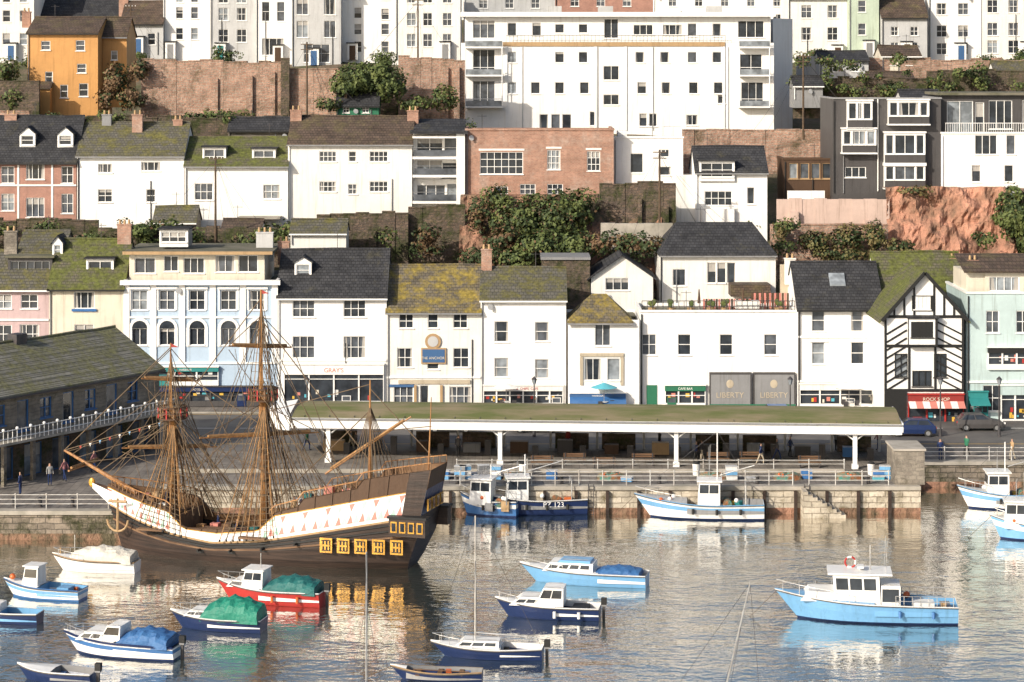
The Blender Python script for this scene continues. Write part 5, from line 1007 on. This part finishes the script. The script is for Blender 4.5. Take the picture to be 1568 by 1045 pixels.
# ---------------------------------------------------------------- galleon
def interp(tab,t):
    for (a,va),(b,vb) in zip(tab,tab[1:]):
        if t<=b: return va+(vb-va)*(t-a)/(b-a)
    return tab[-1][1]
def galleon():
    xb,yb=X(168,168.5),168.5; xs,ys=X(652,161.5),161.5; L=math.hypot(xb-xs,yb-ys); ang=math.atan2(yb-ys,xb-xs)
    B=MB('sailing_galleon',((xb+xs)/2,(yb+ys)/2,0),ang)
    wbt=[(0,3.7),(.46,1.6),(.61,1.3),(.75,1.7),(1,2.9)]; wtt=[(0,5.6),(.42,3.4),(.47,2.3),(.6,1.95),(.71,2.1),(.76,3.2),(1,4.2)]; ptt=[(0,6.9),(.17,6.1),(.18,5.5),(.34,4.6),(.35,4.1),(.42,3.6),(.47,2.32),(.71,2.15),(.76,3.4),(1,4.4)]
    n=60; R=[]
    for i in range(n+1):
        t=i/n
        w=3.3*(.62+.38*math.sin(min(1,t/.45)*math.pi/2)) if t<.55 else 3.3*max(.1,(1-((t-.55)/.46)**2.8))
        a,b,c=interp(wbt,t),interp(wtt,t),interp(ptt,t); rk=1.1*t**6; srk=1.6*(1-t)**6
        row=[]
        for z,f in ((-1.,.45),(-.1,.88),(.5,.97),(a*.6,1.0),(a,.98),(a+.14,.985),(b,.86),(c,.86-.03*(c-b))):
            sternf=1 if z>1.2 else (1-.45*(1-t)**5*(1.2-z)/1.2)
            x=-L/2+L*t-rk*max(0,1-z/3.5)-srk*max(0,z-2)*.12+srk*max(0,2-z)*.3
            row.append(Vector((x,w*f*sternf,z)))
        R.append(row)
    mats=['hullwood','hullwood','hullwood','hullwood','tan','white','brown_paint']
    for i in range(n):
        for j in range(7):
            for sg in(1,-1):
                q=[Vector((p.x,p.y*sg,p.z)) for p in (R[i][j],R[i+1][j],R[i+1][j+1],R[i][j+1])]
                if j<5: B.poly('hull',mats[j],q)
                else: B.poly('bulwarks',mats[j],q)
                if j==5 and (i<27 or i>44):
                    qq=q if sg<0 else [q[1],q[0],q[3],q[2]]
                    a,b_,c_,d_=[Vector(p) for p in qq]; nr=(b_-a).cross(d_-a).normalized()*.015
                    B.poly('painted_chevrons',('pastel_green','pastel_red')[i%2],[a.lerp(d_,.12)+nr,b_.lerp(c_,.12)+nr,((a+b_)/2).lerp((c_+d_)/2,.5)+nr])
                    if i%2: B.poly('painted_chevrons','pastel_green' if i%4==1 else 'pastel_red',[d_.lerp(a,.08)+nr,((a+b_)/2).lerp((c_+d_)/2,.6)+nr,c_.lerp(b_,.08)+nr])
        for sg in (1,-1):
            q=[Vector((p.x,(p.y-.14)*sg if p.y>.16 else 0,p.z)) for p in (R[i][4],R[i+1][4],R[i+1][7],R[i][7])]; B.poly('inner_bulwarks','deckwood',q)
            a,b=R[i][7],R[i+1][7]; B.poly('cap_rail','deckwood',[(a.x,(a.y+.06)*sg,a.z+.02),(b.x,(b.y+.06)*sg,b.z+.02),(b.x,max(0,b.y-.18)*sg,b.z+.02),(a.x,max(0,a.y-.18)*sg,a.z+.02)])
            if i%3==0: p1=R[i][7]; B.tube('timber_ribs','brown_paint',(R[i][6].x,(R[i][6].y+.02)*sg,R[i][6].z),(p1.x,(p1.y+.03)*sg,p1.z),.05,n=4)
        t=i/n; dz=5.2 if t<.17 else (3.6 if t<.36 else (2.6 if t<.45 else (1.0 if t<.74 else 2.7)))
        dz=min(dz,R[i][7].z-.5); a,b=R[i],R[i+1]; B.poly('decks','deckwood',[(a[5].x,-max(0,a[6].y-.12),dz),(b[5].x,-max(0,b[6].y-.12),dz),(b[5].x,max(0,b[6].y-.12),dz),(a[5].x,max(0,a[6].y-.12),dz)])
    r=R[-1]
    for j in range(7): B.poly('stem','hullwood' if j<5 else 'white',[(r[j].x,-r[j].y,r[j].z),(r[j].x,r[j].y,r[j].z),(r[j+1].x,r[j+1].y,r[j+1].z),(r[j+1].x,-r[j+1].y,r[j+1].z)])
    for k,zf in enumerate((.2,.55,.85)):
        for i in range(n):
            for sg in(1,-1):
                a=R[i][3].lerp(R[i][4],zf); b=R[i+1][3].lerp(R[i+1][4],zf); B.tube('wales','black' if k else 'deckwood',(a.x,(a.y+.02)*sg,a.z),(b.x,(b.y+.02)*sg,b.z),.08,n=5)
    for i in range(n):
        for sg in(1,-1): a=R[i][6]; b=R[i+1][6]; B.tube('gilt_moulding','gold',(a.x,(a.y+.02)*sg,a.z),(b.x,(b.y+.02)*sg,b.z),.04,n=4)
    r=R[0]
    for j in range(7): B.poly('transom','hullwood' if j<5 else ('navy' if j==5 else 'brown_paint'),[(r[j].x,-r[j].y,r[j].z),(r[j].x,r[j].y,r[j].z),(r[j+1].x,r[j+1].y,r[j+1].z),(r[j+1].x,-r[j+1].y,r[j+1].z)])
    for yy in (-1.3,-.45,.45,1.3): B.box('stern_windows','gold',r[6].x-.05,r[6].x+.05,yy-.3,yy+.3,4.1,4.9); B.box('stern_windows','g1',r[6].x-.08,r[6].x-.03,yy-.22,yy+.22,4.2,4.8)
    for sg in(1,-1):
        for i in range(0,3):
            q=[Vector((p.x,(p.y+.03)*sg,p.z)) for p in (R[i][5],R[i+1][5],R[i+1][7],R[i][7])]; B.poly('quarter_panels','hullwood',q)
        y0=r[5].y*sg; y1=(r[5].y+.75)*sg; a,b=sorted((y0,y1)); B.box('quarter_gallery','hullwood',-L/2-.9,-L/2+1.7,a,b,2.5,3.7); B.box('quarter_gallery_roof','black',-L/2-1.,-L/2+1.8,a-.1,b+.1,3.7,3.85)
        for k in range(4): x=-L/2-.75+k*.62; yy=y1+.02*sg; B.box('gallery_windows','gold',x,x+.44,min(yy,yy+.03*sg),max(yy,yy+.03*sg),2.75,3.5); B.box('gallery_windows','g1',x+.08,x+.36,min(yy+.03*sg,yy+.05*sg),max(yy+.03*sg,yy+.05*sg),2.85,3.4)
        for k in range(5):
            i0=2+k*3; p=R[i0][3]; q=R[i0+2][3]; y=(max(p.y,q.y)+.12)*sg; z=1.7
            B.box('gilded_panels','gold',p.x,q.x+.1,min(y,y+.06*sg),max(y,y+.06*sg),z-.5,z+.5); B.box('gilded_panels','black',p.x+.12,q.x-.02,min(y+.06*sg,y+.09*sg),max(y+.06*sg,y+.09*sg),z-.37,z+.37)
            for w_ in range(3): xx=p.x+.2+w_*.24; B.box('gilded_panels','gold',xx,xx+.1,min(y+.09*sg,y+.11*sg),max(y+.09*sg,y+.11*sg),z-.3,z+.3)
            B.box('gilded_panels','gold',p.x+.15,q.x-.05,min(y+.11*sg,y+.13*sg),max(y+.11*sg,y+.13*sg),z-.05,z+.06)
        for i in (20,26,32,38): p=R[i][4]; B.box('gun_ports','black',p.x,p.x+.5,min(p.y*sg,(p.y+.06)*sg),max(p.y*sg,(p.y+.06)*sg),p.z-.75,p.z-.25); B.tube('cannon','black',(p.x+.25,p.y*sg,p.z-.5),(p.x+.25,(p.y+.6)*sg,p.z-.5),.1,.08,8)
        for i in (26,46): a=R[i][5]; b=R[i+5][5]; B.box('channels','deckwood',a.x,b.x,min(a.y*sg,(a.y+.5)*sg),max(a.y*sg,(a.y+.5)*sg),a.z,a.z+.12)
    for i in range(0,26):
        for sg in(1,-1):
            a=R[i][7]; b=R[i+1][7]; B.tube('poop_rail','deckwood',(a.x,a.y*sg,a.z),(a.x,a.y*sg,a.z+.5),.04,n=4); B.tube('poop_rail','mastwood',(a.x,a.y*sg,a.z+.5),(b.x,b.y*sg,b.z+.5),.045,n=4)
    for i in range(45,n):
        for sg in(1,-1):
            a=R[i][7]; b=R[i+1][7]; B.tube('forecastle_rail','deckwood',(a.x,a.y*sg,a.z),(a.x,a.y*sg,a.z+.5),.04,n=4); B.tube('forecastle_rail','mastwood',(a.x,a.y*sg,a.z+.5),(b.x,b.y*sg,b.z+.5),.045,n=4)
    B.box('quarterdeck_bulkhead','deckwood',-L/2+L*.45,-L/2+L*.455,-2.6,2.6,1.0,2.9); B.box('poop_bulkhead','deckwood',-L/2+L*.17,-L/2+L*.175,-2.1,2.1,3.6,5.3); B.box('forecastle_bulkhead','deckwood',-L/2+L*.74,-L/2+L*.745,-2.3,2.3,1.0,2.8)
    B.box('hatch','hullwood',-L/2+L*.52,-L/2+L*.62,-.9,.9,1.0,1.4); B.box('ships_boat','deckwood',-L/2+L*.56,-L/2+L*.68,.4,1.5,1.4,1.9)
    for k in range(34):
        t=random.choice([random.uniform(.2,.43),random.uniform(.2,.43),random.uniform(.5,.72),random.uniform(.78,.9)]); x=-L/2+L*t; y=random.uniform(-1.8,1.8) if t<.75 else random.uniform(-1,1); dz=3.6 if t<.36 else (2.6 if t<.45 else (1. if t<.74 else 2.7)); m=random.choice(['deckwood','mastwood','tan','tarp_teal','pastel_red','brown_paint','rope_gold','white2']); B.box('deck_stores',m,x-.3,x+.3,y-.25,y+.25,dz,dz+random.uniform(.4,1.3))
    x=L/2-.2; tip=(x+1.5,0,4.4); base=[(x-1,-.7,3.7),(x-1,.7,3.7),(x-1,.45,2.2),(x-1,-.45,2.2)]
    tp=[(tip[0],-.14,tip[2]),(tip[0],.14,tip[2]),(tip[0],.1,tip[2]-.4),(tip[0],-.1,tip[2]-.4)]
    for k in range(4): B.poly('beakhead',('deckwood','white','brown_paint','white')[k],[base[k],base[(k+1)%4],tp[(k+1)%4],tp[k]])
    B.poly('beakhead','gold',tp); B.ball('figurehead','gold',(tip[0]+.1,0,tip[2]),.26,.16,.35)
    ax=L/2-1.7; ay=2.15
    B.tube('anchor','tan',(ax,ay,3.8),(ax,ay,1.5),.09); B.tube('anchor_stock','tan',(ax-.7,ay,3.6),(ax+.7,ay,3.6),.1)
    for k in range(8):
        a0=math.pi+math.pi*k/8; a1=a0+math.pi/8; B.tube('anchor','tan',(ax+.8*math.cos(a0),ay,2.3+.8*math.sin(a0)),(ax+.8*math.cos(a1),ay,2.3+.8*math.sin(a1)),.08)
    bs0=Vector((L/2-2.2,0,3.8)); bs1=Vector((L/2+3.6,0,6.6)); B.tube('bowsprit','mastwood',bs0,bs1,.2,.09,8); B.tube('spritsail_yard','mastwood',(L/2+2,-2.4,5.6),(L/2+2,2.4,5.6),.08); B.tube('spritsail_furled','rope_gold',(L/2+2,-2.0,5.75),(L/2+2,2.,5.75),.1)
    def mast(t,zb,nest,top,r0,yards,shb,flag=True,col='mastwood'):
        x=-L/2+L*t; B.tube('masts',col,(x,0,zb),(x,0,nest+.4),r0,r0*.75,10); B.tube('topmasts',col,(x+.25,0,nest-1.2),(x+.25,0,top),r0*.55,r0*.2,8)
        z=zb+1.2
        while z<nest-1: B.tube('wooldings','rope',(x,0,z),(x,0,z+.14),r0*1.08,r0*1.08,10); z+=1.0
        B.tube('crows_nests','deckwood',(x+.1,0,nest-.1),(x+.1,0,nest),.5,.95,12); 
        for k in range(12):
            a0=k*math.pi/6; a1=a0+math.pi/6; p=Vector((x+.1+math.cos(a0),math.sin(a0),nest)); q=Vector((x+.1+math.cos(a1),math.sin(a1),nest))
            B.tube('crows_nests','red' if k%2 else 'deckwood',p,p+Vector((0,0,.8)),.06,n=4); 
            for zz in(.0,.4,.8): B.tube('crows_nests','brown_paint',p+Vector((0,0,zz)),q+Vector((0,0,zz)),.07,n=4)
        for (z,l,an) in yards:
            dx=math.sin(an)*l; dy=math.cos(an)*l; B.tube('yards',col,(x+.3-dx,-dy,z-.25),(x+.3,0,z),.05,.12); B.tube('yards',col,(x+.3,0,z),(x+.3+dx,dy,z+.25),.12,.05)
            B.tube('furled_sails','rope_gold',(x+.35-dx*.85,-dy*.85,z-.1),(x+.35+dx*.85,dy*.85,z+.3),.12,.12,7)
            for s_ in(-1,1):
                B.tube('lifts','rope',(x+.2,0,z+2.2),(x+.3+s_*dx,s_*dy,z+s_*.25),.03,n=4); B.tube('braces','rope',(x+.3+s_*dx,s_*dy,z),(x-6 if t>.3 else x-2,s_*1.0,4),.028,n=4)
                for q in (.3,.55,.8): B.tube('buntlines','rope',(x+.3+s_*dx*q,s_*dy*q,z),(x+.3+s_*dx*q*.4,s_*1.2,max(2.6,z-5)),.02,n=4)
        for sg in(1,-1):
            ends=[]
            for k in range(9):
                xe=x-2.2+k*.5; tt=(xe+L/2)/L; idx=max(0,min(n,int(tt*n))); y=(R[idx][5].y+.35)*sg; z0=R[idx][5].z+.1; ends.append(Vector((xe,y,z0))); B.tube('shrouds','rope' if k%2 else 'rope_gold',ends[-1],(x,0,nest-.2),.036,n=4)
                B.ball('deadeyes','black',ends[-1],.09,n=6,m=4)
            for m_ in range(1,22):
                f=m_/23; c=Vector((x,0,nest-.2)); p=ends[0].lerp(c,f); q=ends[-1].lerp(c,f); B.tube('ratlines','rope',p,q,.022,n=4)
            for k in range(5): B.tube('topmast_shrouds','rope_gold' if k%2 else 'rope',(x+.1-.8+k*.4,.9*sg,nest+.1),(x+.25,0,top-1.2),.026,n=4)
            for m_ in range(1,9): f=m_/10; B.tube('ratlines','rope',Vector((x-.7,.9*sg,nest+.1)).lerp(Vector((x+.25,0,top-1.2)),f),Vector((x+.9,.9*sg,nest+.1)).lerp(Vector((x+.25,0,top-1.2)),f),.018,n=4)
            for k in range(6): B.tube('backstays','rope',(x-2.6-k*.5,2.4*sg,shb),(x+.25,0,top-.6-k*1.1),.026,n=4)
            for k in range(10): B.tube('halyards','rope_gold',(x+random.uniform(-1.6,1.6),random.uniform(.2,2.0)*sg,shb-.2),(x+random.uniform(-.3,.5),0,random.uniform(nest-5,nest+1)),.03,n=4)
        if flag: B.poly('pennants','shop_red',[(x+.25,0,top),(x+.25,0,top-.3),(x-.4,.1,top-.25)])
        return x
    xf=mast(.79,2.5,9.3,14.6,.26,[(7.2,3.6,.75),(12.0,2.2,.7)],3); xm=mast(.50,1.0,10.9,18.6,.32,[(8.4,4.8,.65),(14.6,2.6,.6)],2.5)
    xz=-L/2+L*.17; B.tube('mizzen_mast','mastwood',(xz,0,4),(xz,0,12.6),.16,.05,8); B.tube('lateen_yard','mastwood',(xz-3.0,0,10.2),(xz+3.2,.3,6.0),.06,.08); B.tube('lateen_furled','rope_gold',(xz-2.5,.05,9.95),(xz+2.8,.3,6.4),.1,.1)
    for sg in(1,-1):
        for k in range(7): B.tube('shrouds','rope',(xz-1.4+k*.4,2.2*sg,5.3),(xz,0,10.8),.03,n=4)
    B.tube('ensign_staff','mastwood',(-L/2-.2,0,6.6),(-L/2-.4,0,11.6),.07,.03); 
    def stay(a,b,r=.04): B.tube('stays','rope',a,b,r,n=4)
    stay((xm,0,10.8),(xf,0,4)); stay((xm+.25,0,18),(xf,0,9.6)); stay((xf,0,9.3),bs1); stay((xf+.25,0,14.3),bs1); stay((xf,0,9.2),bs0+Vector((3,0,1.4))); stay((xz,0,12.3),(xm,0,10)); stay((xz,0,10.5),(xm,0,3)); stay((xm+.25,0,16.5),(xz,0,7)); stay((xf+.25,0,13),(xm,0,9)); stay((xz,0,12),(-L/2-.4,0,7.6)); stay((xz,0,9),(-L/2-.4,0,9.6))
    for k in range(24): stay((xm+random.uniform(-.3,.5),0,random.uniform(8,17)),(xm+random.uniform(-8,7),random.choice([-2.4,2.4]),3.4),.026)
    for k in range(18): stay((xf+random.uniform(-.3,.5),0,random.uniform(7,13)),(xf+random.uniform(-5,4),random.choice([-1.8,1.8]),3.7),.026)
    for k in range(8): stay((xf,0,random.uniform(6,13)),bs0.lerp(bs1,random.uniform(.3,1)),.024)
    for k in range(9):
        p=Vector((xf,0,9.3)).lerp(bs1,.12+k*.09); B.poly('bunting',('sky_blue','bwhite','red')[k%3],[p,p+Vector((.2,0,-.05)),p+Vector((.1,0,-.32))])
    B.done(('masts',))
    c_,s_=math.cos(ang),math.sin(ang); ox,oy=(xb+xs)/2,(yb+ys)/2
    for t,y,dz in ((.22,.6,3.6),(.26,-.8,3.6),(.31,.9,3.6),(.4,.3,2.6),(.56,1.4,1.0),(.66,-.7,1.0),(.8,.5,2.7)):
        x=-L/2+L*t; person(ox+x*c_-y*s_,oy+x*s_+y*c_,dz+.01,random.uniform(0,360),random.choice(tops),'navy',0,1)
galleon()
# ---------------------------------------------------------------- camera, light
cam=bpy.data.cameras.new('camera'); co=bpy.data.objects.new('camera',cam); scene.collection.objects.link(co)
co.location=(0,0,H); co.rotation_euler=(math.pi/2,0,0); cam.sensor_width=36; cam.lens=36*F/1568; cam.shift_y=-(522.5-HY)/1568; cam.clip_start=1; cam.clip_end=20000; scene.camera=co
el=math.radians(27); az=math.radians(225)
sd=Vector((math.sin(az)*math.cos(el),math.cos(az)*math.cos(el),math.sin(el)))
sun=bpy.data.lights.new('sun','SUN'); sun.energy=5.; sun.angle=math.radians(.5); sun.color=(1,.92,.79); so=bpy.data.objects.new('sun',sun); scene.collection.objects.link(so)
so.rotation_euler=(-sd).to_track_quat('-Z','Y').to_euler(); so.location=(-50,-50,120)
w=bpy.data.worlds.new('World'); scene.world=w; w.use_nodes=True; nt=w.node_tree; sk=nt.nodes.new('ShaderNodeTexSky'); sk.sky_type='NISHITA'; sk.sun_disc=False; sk.sun_elevation=el; sk.sun_rotation=az; sk.dust_density=3
nt.links.new(sk.outputs[0],nt.nodes['Background'].inputs[0]); nt.nodes['Background'].inputs[1].default_value=.14
scene.view_settings.view_transform='Standard'; scene.view_settings.look='None'; scene.view_settings.exposure=0
